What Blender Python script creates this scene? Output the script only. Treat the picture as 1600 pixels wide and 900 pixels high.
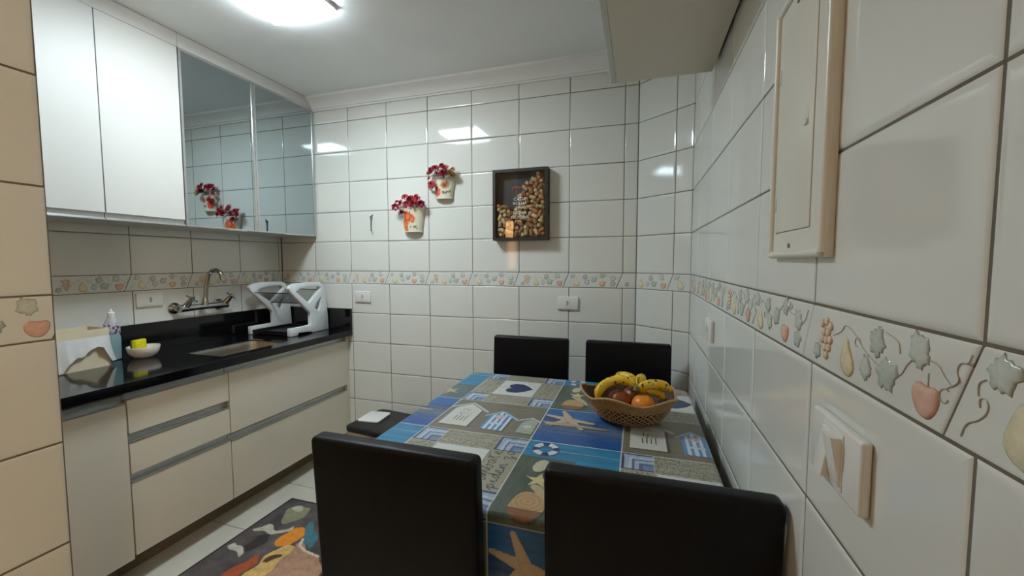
import bpy, bmesh, math, random
import numpy as np
from mathutils import Matrix, Vector
random.seed(7); rng = np.random.default_rng(7)
for o in list(bpy.data.objects): bpy.data.objects.remove(o)
scene = bpy.context.scene
C = scene.collection
pi = math.pi

# ------------------------------------------------------------------ camera
cam = bpy.data.cameras.new('camera'); cam.sensor_width = 36; cam.sensor_fit = 'HORIZONTAL'
cam.lens = 632.19 / 1600 * 36; cam.clip_start = 0.01; cam.clip_end = 50
camo = bpy.data.objects.new('camera', cam); C.objects.link(camo)
yaw, pitch, roll = -0.301765, -0.063734, -0.001231
fwd = Vector((math.sin(yaw)*math.cos(pitch), math.cos(yaw)*math.cos(pitch), math.sin(pitch)))
rgt = Vector((math.cos(yaw), -math.sin(yaw), 0)); upv = rgt.cross(fwd)
r2 = rgt*math.cos(roll) + upv*math.sin(roll); u2 = -rgt*math.sin(roll) + upv*math.cos(roll)
m = Matrix.Identity(4)
for i in range(3):
    m[i][0] = r2[i]; m[i][1] = u2[i]; m[i][2] = -fwd[i]
m.translation = Vector((2.4842, -2.3273, 1.3006))
camo.matrix_world = m
scene.camera = camo
# ------------------------------------------------------------------ world, exposure, main light levels
w = bpy.data.worlds.new('world'); scene.world = w; w.use_nodes = True
w.node_tree.nodes['Background'].inputs[0].default_value = (0.9, 0.95, 1.0, 1)
w.node_tree.nodes['Background'].inputs[1].default_value = 0.02
vs = scene.view_settings
vs.view_transform = 'Standard'; vs.look = 'None'; vs.gamma = 1.0; vs.use_curve_mapping = False
vs.exposure = 0.56
PANEL_STRENGTH = 45.0      # kitchen LED panel
LAMP_STRENGTH = 50.0       # warm globe of the adjoining room
FLOOR_H = 0.0; CEIL = 2.415

# ------------------------------------------------------------------ helpers
WM = {}
def link(o, parent=None):
    C.objects.link(o)
    if parent is not None: o.parent = parent
    return o
def tag(o, label, cat, group=None):
    o['label'] = label; o['category'] = cat
    if group: o['group'] = group
    return o
def thing(name, label, cat, loc=(0, 0, 0), rz=0, group=None):
    o = bpy.data.objects.new(name, None); C.objects.link(o); o.empty_display_size = 0.05
    o.location = loc; o.rotation_euler = (0, 0, rz)
    WM[o.name] = Matrix.Translation(Vector(loc)) @ Matrix.Rotation(rz, 4, 'Z')
    return tag(o, label, cat, group)
def struct(o, label, cat):
    o['kind'] = 'structure'; return tag(o, label, cat)

class MB:
    def __init__(s): s.v = []; s.f = []; s.c = []
    def add(s, vs, fs, col=None):
        n = len(s.v); s.v += [tuple(p) for p in vs]; s.f += [tuple(i+n for i in f) for f in fs]
        s.c += [col]*len(vs) if not (isinstance(col, list)) else col
        return s
    def box(s, x0, y0, z0, x1, y1, z1, col=None):
        x0, x1 = min(x0, x1), max(x0, x1); y0, y1 = min(y0, y1), max(y0, y1); z0, z1 = min(z0, z1), max(z0, z1)
        return s.add([(x0,y0,z0),(x1,y0,z0),(x1,y1,z0),(x0,y1,z0),(x0,y0,z1),(x1,y0,z1),(x1,y1,z1),(x0,y1,z1)],
              [(0,3,2,1),(4,5,6,7),(0,1,5,4),(1,2,6,5),(2,3,7,6),(3,0,4,7)], col)
    def tube(s, path, r, n=8, col=None, cap=True):
        path = [Vector(p) for p in path]; k = len(path); rr = r if isinstance(r, (list, tuple)) else [r]*k
        vs = []; t0 = None; a = None
        for i, p in enumerate(path):
            t = (path[min(i+1, k-1)] - path[max(i-1, 0)])
            if t.length < 1e-9: t = Vector((0, 0, 1))
            t.normalize()
            if a is None:
                a = t.orthogonal().normalized()
            else:
                a = (a - t*a.dot(t))
                a = a.normalized() if a.length > 1e-6 else t.orthogonal().normalized()
            b = t.cross(a)
            for j in range(n):
                th = 2*pi*j/n
                vs.append(p + (a*math.cos(th) + b*math.sin(th))*rr[i])
        fs = [(i*n+j, i*n+(j+1) % n, (i+1)*n+(j+1) % n, (i+1)*n+j) for i in range(k-1) for j in range(n)]
        if cap: fs += [tuple(reversed(range(n))), tuple((k-1)*n+j for j in range(n))]
        return s.add(vs, fs, col)
    def lathe(s, prof, c=(0, 0, 0), n=24, M=None, col=None, cap=(True, True)):
        vs = []; k = len(prof)
        for (r, z) in prof:
            for j in range(n):
                th = 2*pi*j/n; p = Vector((r*math.cos(th), r*math.sin(th), z))
                if M is not None: p = M @ p
                vs.append(p + Vector(c))
        fs = [(i*n+j, i*n+(j+1) % n, (i+1)*n+(j+1) % n, (i+1)*n+j) for i in range(k-1) for j in range(n)]
        if cap[0]: fs.append(tuple(reversed(range(n))))
        if cap[1]: fs.append(tuple((k-1)*n+j for j in range(n)))
        return s.add(vs, fs, col)
    def prism(s, poly, fn, t0, t1, col=None):
        """poly 2D ring extruded between t0 and t1; fn(a,b,t)->xyz"""
        n = len(poly)
        vs = [fn(a, b, t0) for a, b in poly] + [fn(a, b, t1) for a, b in poly]
        fs = [tuple(range(n))[::-1], tuple(range(n, 2*n))] + [(i, (i+1) % n, n+(i+1) % n, n+i) for i in range(n)]
        return s.add(vs, fs, col)
    def mesh(s, name, bevel=0, seg=2, smooth=False, angle=40, M=None, fixn=True):
        me = bpy.data.meshes.new(name)
        vv = s.v if M is None else [tuple(M @ Vector(p)) for p in s.v]
        me.from_pydata(vv, [], s.f)
        if any(c is not None for c in s.c):
            at = me.color_attributes.new('Col', 'FLOAT_COLOR', 'POINT')
            arr = np.ones((len(s.v), 4), np.float32)
            for i, c in enumerate(s.c):
                if c is not None: arr[i, :3] = c[:3]
            at.data.foreach_set('color', arr.ravel())
        if bevel or fixn:
            bm = bmesh.new(); bm.from_mesh(me)
            if fixn: bmesh.ops.recalc_face_normals(bm, faces=bm.faces[:])
            if bevel:
                es = [e for e in bm.edges if len(e.link_faces) == 2 and e.calc_face_angle(0) > 0.5]
                bmesh.ops.bevel(bm, geom=es, offset=bevel, segments=seg, profile=0.5, affect='EDGES', clamp_overlap=True)
            bm.to_mesh(me); bm.free()
        if smooth or bevel:
            for p in me.polygons: p.use_smooth = True
            me.set_sharp_from_angle(angle=math.radians(angle))
        return me
    def build(s, name, mat, parent=None, **k):
        M = None
        if parent is not None:
            root = parent
            while root.parent is not None: root = root.parent
            if root.name in WM: M = WM[root.name].inverted()
        me = s.mesh(name, M=M, **k)
        o = bpy.data.objects.new(name, me); link(o, parent)
        if mat: me.materials.append(mat)
        return o
def B(*a): return MB().box(*a)

# ------------------------------------------------------------------ materials
def srgb(r, g, b):
    f = lambda c: (c/255/12.92) if c <= 10 else ((c/255+0.055)/1.055)**2.4
    return (f(r), f(g), f(b))
MATS = {}
def mat(name, col, rough=0.5, metal=0.0, spec=0.5, var=0.06, scale=30, bump=0.0, bscale=200, coat=0, attr=False, trans=0, ior=1.5, emit=None, estr=0, sss=0):
    if name in MATS: return MATS[name]
    m = bpy.data.materials.new(name); m.use_nodes = True; nt = m.node_tree; N = nt.nodes; L = nt.links
    bs = N['Principled BSDF']
    bs.inputs['Roughness'].default_value = rough; bs.inputs['Metallic'].default_value = metal
    bs.inputs['Specular IOR Level'].default_value = spec; bs.inputs['IOR'].default_value = ior
    bs.inputs['Coat Weight'].default_value = coat; bs.inputs['Transmission Weight'].default_value = trans
    if sss:
        bs.inputs['Subsurface Weight'].default_value = sss; bs.inputs['Subsurface Radius'].default_value = (0.01, 0.006, 0.003)
    tc = N.new('ShaderNodeTexCoord')
    nz = N.new('ShaderNodeTexNoise'); nz.inputs['Scale'].default_value = scale; nz.inputs['Detail'].default_value = 4
    L.new(tc.outputs['Object'], nz.inputs['Vector'])
    mx = N.new('ShaderNodeMix'); mx.data_type = 'RGBA'; mx.blend_type = 'MULTIPLY'; mx.inputs[0].default_value = 1
    if attr:
        at = N.new('ShaderNodeAttribute'); at.attribute_name = 'Col'; L.new(at.outputs['Color'], mx.inputs[6])
    else:
        mx.inputs[6].default_value = (*col, 1)
    rp = N.new('ShaderNodeValToRGB')
    lo = 1-var; rp.color_ramp.elements[0].color = (lo, lo, lo, 1); rp.color_ramp.elements[1].color = (1, 1, 1, 1)
    rp.color_ramp.elements[0].position = 0.35; rp.color_ramp.elements[1].position = 0.65
    L.new(nz.outputs['Fac'], rp.inputs['Fac']); L.new(rp.outputs['Color'], mx.inputs[7])
    L.new(mx.outputs[2], bs.inputs['Base Color'])
    if bump:
        n2 = N.new('ShaderNodeTexNoise'); n2.inputs['Scale'].default_value = bscale; n2.inputs['Detail'].default_value = 3
        L.new(tc.outputs['Object'], n2.inputs['Vector'])
        bp = N.new('ShaderNodeBump'); bp.inputs['Strength'].default_value = bump; bp.inputs['Distance'].default_value = 0.002
        L.new(n2.outputs['Fac'], bp.inputs['Height']); L.new(bp.outputs['Normal'], bs.inputs['Normal'])
    if emit:
        bs.inputs['Emission Color'].default_value = (*emit, 1); bs.inputs['Emission Strength'].default_value = estr
    MATS[name] = m
    return m
M_tile = mat('glazed_tile', srgb(227, 229, 223), 0.07, spec=0.5, var=0.02, scale=6, bump=0.03, bscale=14)
M_grout = mat('grout', srgb(118, 110, 96), 0.9, var=0.2, scale=60)
M_print = mat('painted_relief', (1, 1, 1), 0.18, attr=True, var=0.12, scale=120)
M_ceil = mat('ceiling_paint', srgb(246, 247, 246), 0.85, var=0.03, scale=4, bump=0.05, bscale=40)
M_plaster = mat('plaster', srgb(225, 216, 200), 0.85, var=0.05, scale=4)
M_floor = mat('floor_tile', srgb(205, 203, 192), 0.16, var=0.08, scale=5, bump=0.02, bscale=20)
M_cab = mat('white_melamine', srgb(202, 201, 196), 0.45, var=0.02, scale=4)
M_base = mat('cream_melamine', srgb(226, 220, 204), 0.34, var=0.03, scale=3)
M_alu = mat('brushed_aluminium', srgb(205, 206, 204), 0.32, metal=0.85, var=0.08, scale=60)
M_granite = mat('black_granite', (0.006, 0.006, 0.007), 0.09, var=0.6, scale=350, spec=0.5)
M_steel = mat('stainless_steel', srgb(190, 188, 182), 0.28, metal=1, var=0.1, scale=40)
M_chrome = mat('chrome', srgb(168, 167, 164), 0.16, metal=1, var=0.05, scale=40)
M_mirror = mat('tinted_reflective_glass', srgb(176, 188, 191), 0.015, metal=1, var=0.01, scale=3)
M_leather = mat('black_leather', (0.004, 0.004, 0.0055), 0.40, spec=0.22, var=0.3, scale=50, bump=0.25, bscale=500)
M_black = mat('black_plastic', (0.012, 0.012, 0.013), 0.4, var=0.2, scale=40)
M_whitep = mat('white_plastic', srgb(233, 234, 230), 0.3, var=0.03, scale=20)
M_panelp = mat('ivory_plastic', srgb(228, 226, 214), 0.3, var=0.03, scale=10)
M_dark = mat('dark_void', (0.01, 0.01, 0.01), 0.8, var=0.1)
M_soft = mat('beige_melamine', srgb(215, 207, 190), 0.5, var=0.03, scale=4)
M_wood = mat('dark_wood', srgb(48, 40, 30), 0.5, var=0.5, scale=25)

# ------------------------------------------------------------------ the room shell
def poly_inset(poly, d):
    n = len(poly); out = []
    for i in range(n):
        p0 = Vector(poly[i-1]); p1 = Vector(poly[i]); p2 = Vector(poly[(i+1) % n])
        e1 = (p1-p0).normalized(); e2 = (p2-p1).normalized()
        n1 = Vector((-e1.y, e1.x)); n2 = Vector((-e2.y, e2.x))
        k = (n1+n2); q = d / max(0.2, (1+n1.dot(n2)))
        out.append(tuple(p1 + k*q))
    return out
tile_cache = {}
def tile_mesh(poly, wide=0.010):
    """convex CCW polygon in (u,z); front normal -y, pillowed edge"""
    key = tuple((round(a, 4), round(b, 4)) for a, b in poly)
    if key in tile_cache: return tile_cache[key]
    n = len(poly)
    mn = min(max(a for a, b in poly)-min(a for a, b in poly), max(b for a, b in poly)-min(b for a, b in poly))
    wd = min(wide, mn*0.3)
    rings = [(0, 0.0065), (0, 0.0024), (wd*0.35, 0.0006), (wd, 0.0)]
    vs = []; nm = []
    cx = sum(a for a, b in poly)/n; cz = sum(b for a, b in poly)/n
    for (ins, y), ny in zip(rings, (0.0, 0.8, 0.985, 1.0)):
        pl = poly_inset(poly, ins) if ins else poly
        for i, (a, b) in enumerate(pl):
            vs.append((a, y, b))
            d = Vector((a-cx, 0, b-cz))
            d = Vector((math.copysign(0.7, d.x), 0, math.copysign(0.7, d.z)))
            nm.append((d*math.sqrt(max(0, 1-ny*ny)) + Vector((0, -ny, 0))).normalized())
    fs = []
    for k in range(3):
        for i in range(n):
            j = (i+1) % n; fs.append((k*n+i, k*n+j, (k+1)*n+j, (k+1)*n+i))
    fs.append(tuple(3*n+i for i in range(n)))
    me = bpy.data.meshes.new('tile'); me.from_pydata(vs, [], fs)
    for p in me.polygons: p.use_smooth = True
    # normals: edges get the outward normal of their own side, face stays flat
    ln = []
    for p in me.polygons:
        k = p.index // n
        for li in p.loop_indices:
            vi = me.loops[li].vertex_index; ring = vi // n
            if p.index >= 3*n: ln.append((0, -1, 0)); continue
            i = p.index % n; j = (i+1) % n
            e = Vector((poly[j][0]-poly[i][0], 0, poly[j][1]-poly[i][1])).normalized()
            out = Vector((e.z, 0, -e.x))
            ny = (0.0, 0.8, 0.99, 1.0)[ring]
            if k == 0: ny = 0.0 if ring == 0 else 0.55
            ln.append(tuple((out*math.sqrt(max(0, 1-ny*ny)) + Vector((0, -ny, 0))).normalized()))
    me.normals_split_custom_set(ln)
    me.materials.append(M_tile)
    tile_cache[key] = me
    return me

H0 = 1.24; BH = 0.085; TH = 0.20176; TW = 0.30; GAP = 0.003
ROWS = [(1.155-TH*(k+1), 1.155-TH*k) for k in range(6)] + [(H0+TH*k, H0+TH*(k+1)) for k in range(6)]
def clip_poly(poly, a0, a1):
    def cl(pl, f, inter):
        out = []
        for i in range(len(pl)):
            p, q = pl[i-1], pl[i]
            if f(q):
                if not f(p): out.append(inter(p, q))
                out.append(q)
            elif f(p): out.append(inter(p, q))
        return out
    def it(x): return lambda p, q: (x, p[1]+(q[1]-p[1])*(x-p[0])/(q[0]-p[0]))
    pl = cl(poly, lambda p: p[0] >= a0, it(a0))
    return cl(pl, lambda p: p[0] <= a1, it(a1)) if pl else pl

# ---- relief decoration of the border tiles (two designs), shapes in (u,v) of one border tile
GREEN = srgb(190, 200, 190); GREEN2 = srgb(202, 210, 201); INK = srgb(128, 116, 100)
def dome(poly, h, col, edge=INK, ring=0.8):
    mb = MB(); n = len(poly)
    cx = sum(a for a, b in poly)/n; cz = sum(b for a, b in poly)/n
    vs = []; cs = []
    e2 = tuple(0.35*edge[i]+0.65*col[i] for i in range(3))
    for s, y, c in ((1.0, 0.0004, edge), (0.93, -h*0.45, e2), (ring, -h*0.85, col), (0.4, -h, tuple(min(1, x*1.08) for x in col))):
        for a, b in poly:
            vs.append((cx+(a-cx)*s, y, cz+(b-cz)*s)); cs.append(c)
    vs.append((cx, -h*1.03, cz)); cs.append(tuple(min(1, x*1.1) for x in col))
    fs = [(k*n+i, k*n+(i+1) % n, (k+1)*n+(i+1) % n, (k+1)*n+i) for k in range(3) for i in range(n)]
    fs += [(3*n+i, 3*n+(i+1) % n, 4*n) for i in range(n)]
    mb.add(vs, fs, cs); return mb
def dmesh(name, mb):
    me = mb.mesh(name, smooth=True, angle=60, fixn=True); me.materials.append(M_print); return me
def smooth_poly(p, it=1):
    for _ in range(it):
        q = []
        for i in range(len(p)):
            a = p[i]; b = p[(i+1) % len(p)]
            q += [(a[0]*.75+b[0]*.25, a[1]*.75+b[1]*.25), (a[0]*.25+b[0]*.75, a[1]*.25+b[1]*.75)]
        p = q
    return p
def leaf_poly(cx, cz, r, rot, lobes=5):
    out = []; n = 26; R = random.Random(int(cx*1e5+cz*1e4))
    for i in range(n):
        th = 2*pi*i/n
        k = 0.72+0.30*abs(math.cos(lobes*th/2))+(.07 if i % 2 else -.05)+R.uniform(-.07, .07)
        k *= 1.0+.22*math.cos(th)          # longer tip
        a, b = r*1.12*k*math.cos(th), r*.98*k*math.sin(th)
        out.append((cx+(a*math.cos(rot)-b*math.sin(rot))*.95, cz+a*math.sin(rot)+b*math.cos(rot)))
    return out
def vine_mb(paths):
    mb = MB()
    for p in paths:
        q = list(p)
        for _ in range(2):
            q = [q[0]] + [x for i in range(len(q)-1) for x in ((q[i][0]*.75+q[i+1][0]*.25, q[i][1]*.75+q[i+1][1]*.25), (q[i][0]*.25+q[i+1][0]*.75, q[i][1]*.25+q[i+1][1]*.75))] + [q[-1]]
        mb.tube([(a, -0.0004, b) for a, b in q], 0.00058, 5, col=srgb(186, 176, 162))
    return mb
def curl(cx, cz, r, a0, a1, n=7):
    return [(cx+r*(1-0.5*i/n)*math.cos(a0+(a1-a0)*i/n), cz+r*(1-0.5*i/n)*math.sin(a0+(a1-a0)*i/n)) for i in range(n+1)]
apA = [(.233,.040),(.226,.030),(.229,.018),(.238,.008),(.251,.007),(.261,.018),(.264,.030),(.260,.039),(.247,.037)]
peA = [(.100,.055),(.094,.042),(.088,.023),(.094,.011),(.107,.006),(.120,.011),(.124,.024),(.112,.042),(.106,.054)]
gr = MB()
for gx, gz in ((.036,.062),(.049,.066),(.060,.061),(.042,.052),(.054,.052),(.038,.041),(.049,.041),(.060,.043),(.045,.031),(.056,.032),(.050,.021)):
    gr_poly = [(gx+.0062*math.cos(2*pi*i/8), gz+.0062*math.sin(2*pi*i/8)) for i in range(8)]
    d = dome(gr_poly, 0.0028, srgb(232, 208, 184), srgb(202, 154, 122)); n0 = len(gr.v)
    gr.v += d.v; gr.c += d.c; gr.f += [tuple(i+n0 for i in f) for f in d.f]
DES = {'A': [('grape_cluster', dmesh('grape_cluster', gr), (.03, .067)),
             ('pear', dmesh('pear', dome(smooth_poly(peA), .0026, srgb(228, 218, 180), srgb(170, 150, 108))), (.088, .124)),
             ('apple', dmesh('apple', dome(smooth_poly(apA), .0026, srgb(226, 184, 164), srgb(172, 122, 98))), (.226, .264)),
             ('leaf', dmesh('leaf', dome(leaf_poly(.166, .058, .016, 1.2), .0018, GREEN)), (.15, .18)),
             ('leaf', dmesh('leaf', dome(leaf_poly(.147, .025, .013, 1.6, 4), .0018, GREEN2)), (.135, .16)),
             ('leaf', dmesh('leaf', dome(leaf_poly(.183, .030, .018, 0.4), .0018, GREEN)), (.165, .201)),
             ('leaf', dmesh('leaf', dome(leaf_poly(.236, .063, .016, 2.2), .0018, GREEN2)), (.22, .25)),
             ('leaf', dmesh('leaf', dome(leaf_poly(.020, .020, .012, 0.9), .0018, GREEN)), (.01, .035)),
             ('vine', dmesh('vine', vine_mb([[(.068,.051),(.091,.059),(.097,.070),(.119,.064),(.142,.047),(.167,.038)], [(.181,.074),(.195,.071),(.205,.068),(.207,.057)],
                   [(.199,.033),(.211,.037),(.217,.048),(.226,.056)], [(.248,.06),(.259,.06),(.267,.051),(.276,.045)], [(.248,.036),(.248,.049)],
                   [(.270,.042),(.284,.051),(.279,.059),(.283,.067),(.291,.067),(.294,.075)], curl(.128, .052, .008, 0, 5), curl(.268, .034, .008, 1, 6)])), (.06, .296))],
       'B': [('pear', dmesh('pear', dome(smooth_poly([(.062+(a-.106)*1.15-.018, b) for a, b in peA]), .0026, srgb(230, 222, 188), srgb(170, 150, 108))), (.021, .068)),
             ('apple', dmesh('apple', dome(smooth_poly([(a-.056, b) for a, b in apA]), .0026, srgb(232, 186, 160), srgb(180, 124, 98))), (.17, .209)),
             ('leaf', dmesh('leaf', dome(leaf_poly(.019, .066, .014, 0.3), .0018, GREEN2)), (.004, .036)),
             ('leaf', dmesh('leaf', dome(leaf_poly(.092, .060, .015, 1.0), .0018, GREEN)), (.075, .107)),
             ('leaf', dmesh('leaf', dome(leaf_poly(.105, .030, .016, 2.0), .0018, GREEN2)), (.09, .122)),
             ('leaf', dmesh('leaf', dome(leaf_poly(.140, .045, .017, 0.6), .0018, GREEN)), (.123, .158)),
             ('leaf', dmesh('leaf', dome(leaf_poly(.190, .066, .015, 1.4), .0018, GREEN)), (.175, .205)),
             ('leaf', dmesh('leaf', dome(leaf_poly(.250, .052, .017, 2.5), .0018, GREEN2)), (.233, .267)),
             ('leaf', dmesh('leaf', dome(leaf_poly(.243, .024, .015, 0.2), .0018, GREEN)), (.228, .258)),
             ('vine', dmesh('vine', vine_mb([[(-.012,.010),(-.008,.022),(.004,.028),(.012,.038),(.010,.046),(.003,.045),(.004,.038)], [(.002,.046),(.001,.056),(.008,.060)], [(.04,.062),(.06,.070),(.075,.060),(.09,.045),(.12,.042)],
                   [(.152,.055),(.165,.062),(.175,.070)], [(.205,.066),(.220,.060),(.235,.062)], curl(.075, .04, .009, 0, 5.5), curl(.215, .072, .007, 2, 8), [(.265,.05),(.278,.06),(.285,.074)]])), (.0, .29))]}
wall_jit = random.Random(3)
def tiled_wall(name, label, O, udir, ulen, zr, joints_off, slab_z, letter0=0, rows=ROWS, border=True, thick=0.12, skip=None, boff=0.0):
    """joints_off: u of one joint; tiles over zr; letter0: parity of the design at that joint"""
    u = Vector(udir).normalized(); zz = Vector((0, 0, 1)); y = zz.cross(u)
    M = Matrix(((u.x, y.x, 0, O[0]), (u.y, y.y, 0, O[1]), (0, 0, 1, 0), (0, 0, 0, 1)))
    mb = B(0, 0.0022, slab_z[0], ulen, thick, slab_z[1])
    me = mb.mesh(name); me.materials.append(M_grout)
    o = bpy.data.objects.new(name, me); C.objects.link(o); o.matrix_world = M
    struct(o, label, 'wall')
    k0 = math.floor((0-joints_off)/TW)-1; k1 = math.ceil((ulen-joints_off)/TW)+1
    g = GAP/2
    for k in range(k0, k1+1):
        ua = joints_off+k*TW; ub = ua+TW
        a = max(ua, 0)+g; b = min(ub, ulen)-g
        if b-a > 0.012:
            for (z0, z1) in rows:
                za = max(z0, zr[0])+g; zb = min(z1, zr[1])-g
                if zb-za < 0.012: continue
                if skip and skip(a, b, za, zb): continue
                me = tile_mesh([(-(b-a)/2, -(zb-za)/2), ((b-a)/2, -(zb-za)/2), ((b-a)/2, (zb-za)/2), (-(b-a)/2, (zb-za)/2)])
                t = bpy.data.objects.new('tile', me); link(t, o)
                t.location = ((a+b)/2, 0, (za+zb)/2)
                t.rotation_euler = (wall_jit.uniform(-.0022, .0022), 0, wall_jit.uniform(-.0022, .0022))
        if border:
            s = 0.034; ua += boff; ub += boff
            pl = [(ua-s+g, H0-BH+g), (ub-s-g, H0-BH+g), (ub-g, H0-g), (ua+g, H0-g)]
            pl = clip_poly(pl, g, ulen-g)
            if len(pl) < 3 or max(p[0] for p in pl)-min(p[0] for p in pl) < 0.012: continue
            # local around (ua, border bottom)
            q = [(p[0]-ua, p[1]-(H0-BH)) for p in pl]
            qq = []
            for p in q:
                if not qq or (Vector(p)-Vector(qq[-1])).length > 1e-4: qq.append(p)
            t = bpy.data.objects.new('border_tile', tile_mesh(qq, 0.004)); link(t, o); t.location = (ua, 0, H0-BH)
            d = DES['AB'[(k+letter0) % 2]]
            for nm, me, (ra, rb) in d:
                if ua+ra < 0.004 or ua+rb > ulen-0.004: continue
                c = bpy.data.objects.new(nm, me); link(c, t)
    return o
# back wall (faces the camera), angled corner, right wall, left wall above the counter, column by the passage
XL, XC, XE, YE = 0.0, 2.474, 2.727, -0.2063
tiled_wall('wall_back', 'white glazed tile wall with painted fruit border behind the table', (0, 0), (1, 0, 0), XC, (0.0, 2.40), 0.0037, (0, CEIL), letter0=0)
dl = math.hypot(XE-XC, YE)
tiled_wall('wall_corner', 'narrow angled white tile wall cutting the corner behind right far chair', (XC, 0), (XE-XC, YE, 0), dl, (0, 2.40), -0.070, (0, CEIL), letter0=0)
tiled_wall('wall_right', 'long white tile wall on the right with fruit border and switches', (XE, YE), (0, -1, 0), 2.394, (0, 2.40), 0.2357, (0, CEIL), letter0=0,
           skip=lambda a, b, za, zb: a > 2.75)
tiled_wall('wall_left', 'tiled wall behind sink between black counter and upper cabinets', (0, -4.6), (0, 1, 0), 4.6, (0.90, 1.60), 4.6-0.0227, (0, CEIL), letter0=0,
           skip=lambda a, b, za, zb: b < 2.74)
col = tiled_wall('wall_column', 'warm lit tiled column edge at the left beside the passage', (1.425, -2.06), (0, 1, 0), 0.2055, (0, 2.40), -0.0945, (0, CEIL), letter0=0, thick=0.15, boff=0.030)
tiled = tiled_wall
# remaining shell
fl = struct(B(-0.1, -4.7, -0.12, 4.35, 0.15, -0.008).build('floor', M_grout), 'pale ceramic tile floor of the kitchen', 'floor')
FT = 0.391
ftm = {}
for i in range(-1, 8):
    for j in range(0, 7):
        x0 = max(0.001, 0.06+i*FT); x1 = min(2.726, 0.06+(i+1)*FT); y1 = -0.122-(j-1)*FT; y0 = y1-FT; y1 = min(y1, -0.001)
        if x1-x0 < .02 or y1-y0 < .02: continue
        key = (round(x1-x0, 3), round(y1-y0, 3))
        if key not in ftm:
            a, b = key
            mb = B(-a/2+.0015, -b/2+.0015, -0.008, a/2-.0015, b/2-.0015, 0.0)
            ftm[key] = mb.mesh('floor_tile', bevel=0.0015, seg=1); ftm[key].materials.append(M_floor)
        t = link(bpy.data.objects.new('floor_tile', ftm[key]), fl); t.location = ((x0+x1)/2, (y0+y1)/2, 0)
struct(B(-0.12, -4.75, CEIL, 4.4, 0.15, CEIL+0.1).build('ceiling', M_ceil), 'smooth white painted ceiling above the kitchen', 'ceiling')
struct(B(-0.12, -4.75, 0, 4.4, -4.6, CEIL).build('wall_rear', M_plaster), 'plain cream wall of the room behind the passage', 'wall')
struct(B(4.2, -4.6, 0, 4.35, -2.35, CEIL).build('wall_side', M_plaster), 'plain cream outer wall of the side room', 'wall')
struct(B(2.852, -2.60, 0, 4.2, -2.48, CEIL).build('wall_front', M_plaster), 'plain cream wall of the side room behind the tiled wall', 'wall')
# cornice along the back wall
prof = [(0, 2.333), (-0.010, 2.333), (-0.012, 2.342), (-0.020, 2.344), (-0.024, 2.356), (-0.040, 2.378), (-0.062, 2.396), (-0.070, 2.400), (-0.072, CEIL+.001), (0, CEIL+.001)]
mb = MB().prism([(a, b) for a, b in prof], lambda a, b, t: (t, a-0.0003, b), 0.30, 2.60)
struct(mb.build('trim_1', M_ceil, smooth=True, angle=25), 'white plaster cornice along the top of back wall', 'cornice')

# ------------------------------------------------------------------ lamps
t = thing('ceiling_light', 'bright square LED panel lamp on the ceiling above the counter', 'lamp', (1.036, -0.964, CEIL))
B(0.864, -1.136, 2.398, 1.208, -0.792, CEIL-0.0005).build('housing', M_whitep, t, bevel=0.004)
B(0.872, -1.128, 2.388, 1.200, -0.800, 2.3975).build('diffuser', mat('led_diffuser', (0.9, 0.9, 0.9), 0.5, emit=(0.82, 0.94, 1.0), estr=PANEL_STRENGTH), t, bevel=0.003)
M_glow = mat('warm_globe', (0.9, 0.85, 0.75), 0.4, emit=(1.0, 0.70, 0.43), estr=LAMP_STRENGTH)
t = thing('pendant_lamp', 'warm globe pendant lamp in the side room beyond the right wall', 'lamp', (3.6, -3.3, CEIL))
MB().lathe([(0.001, -0.001), (0.05, -0.001), (0.05, -0.02), (0.006, -0.03), (0.006, -0.30)], (3.6, -3.3, CEIL), 20).build('stem', M_whitep, t, smooth=True)
MB().lathe([(0.12*math.sin(pi*i/12)+0.0005, -0.42+0.12*math.cos(pi*i/12)) for i in range(13)], (3.6, -3.3, CEIL), 24).build('globe', M_glow, t, smooth=True)
t = thing('floor_lamp', 'slim floor lamp with tall warm paper shade in the rear room', 'lamp', (0.73, -3.3, 0))
MB().lathe([(0.13, 0.001), (0.13, 0.015), (0.02, 0.025), (0.012, 0.04), (0.012, 1.25)], (0.73, -3.3, 0), 20).build('stand', M_black, t, smooth=True)
MB().lathe([(0.045, 1.2), (0.055, 1.22), (0.055, 1.86), (0.045, 1.88)], (0.73, -3.3, 0), 20).build('shade', mat('paper_shade', (0.9, 0.8, 0.6), 0.7, emit=(1.0, 0.52, 0.20), estr=4.5), t, smooth=True)

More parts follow.
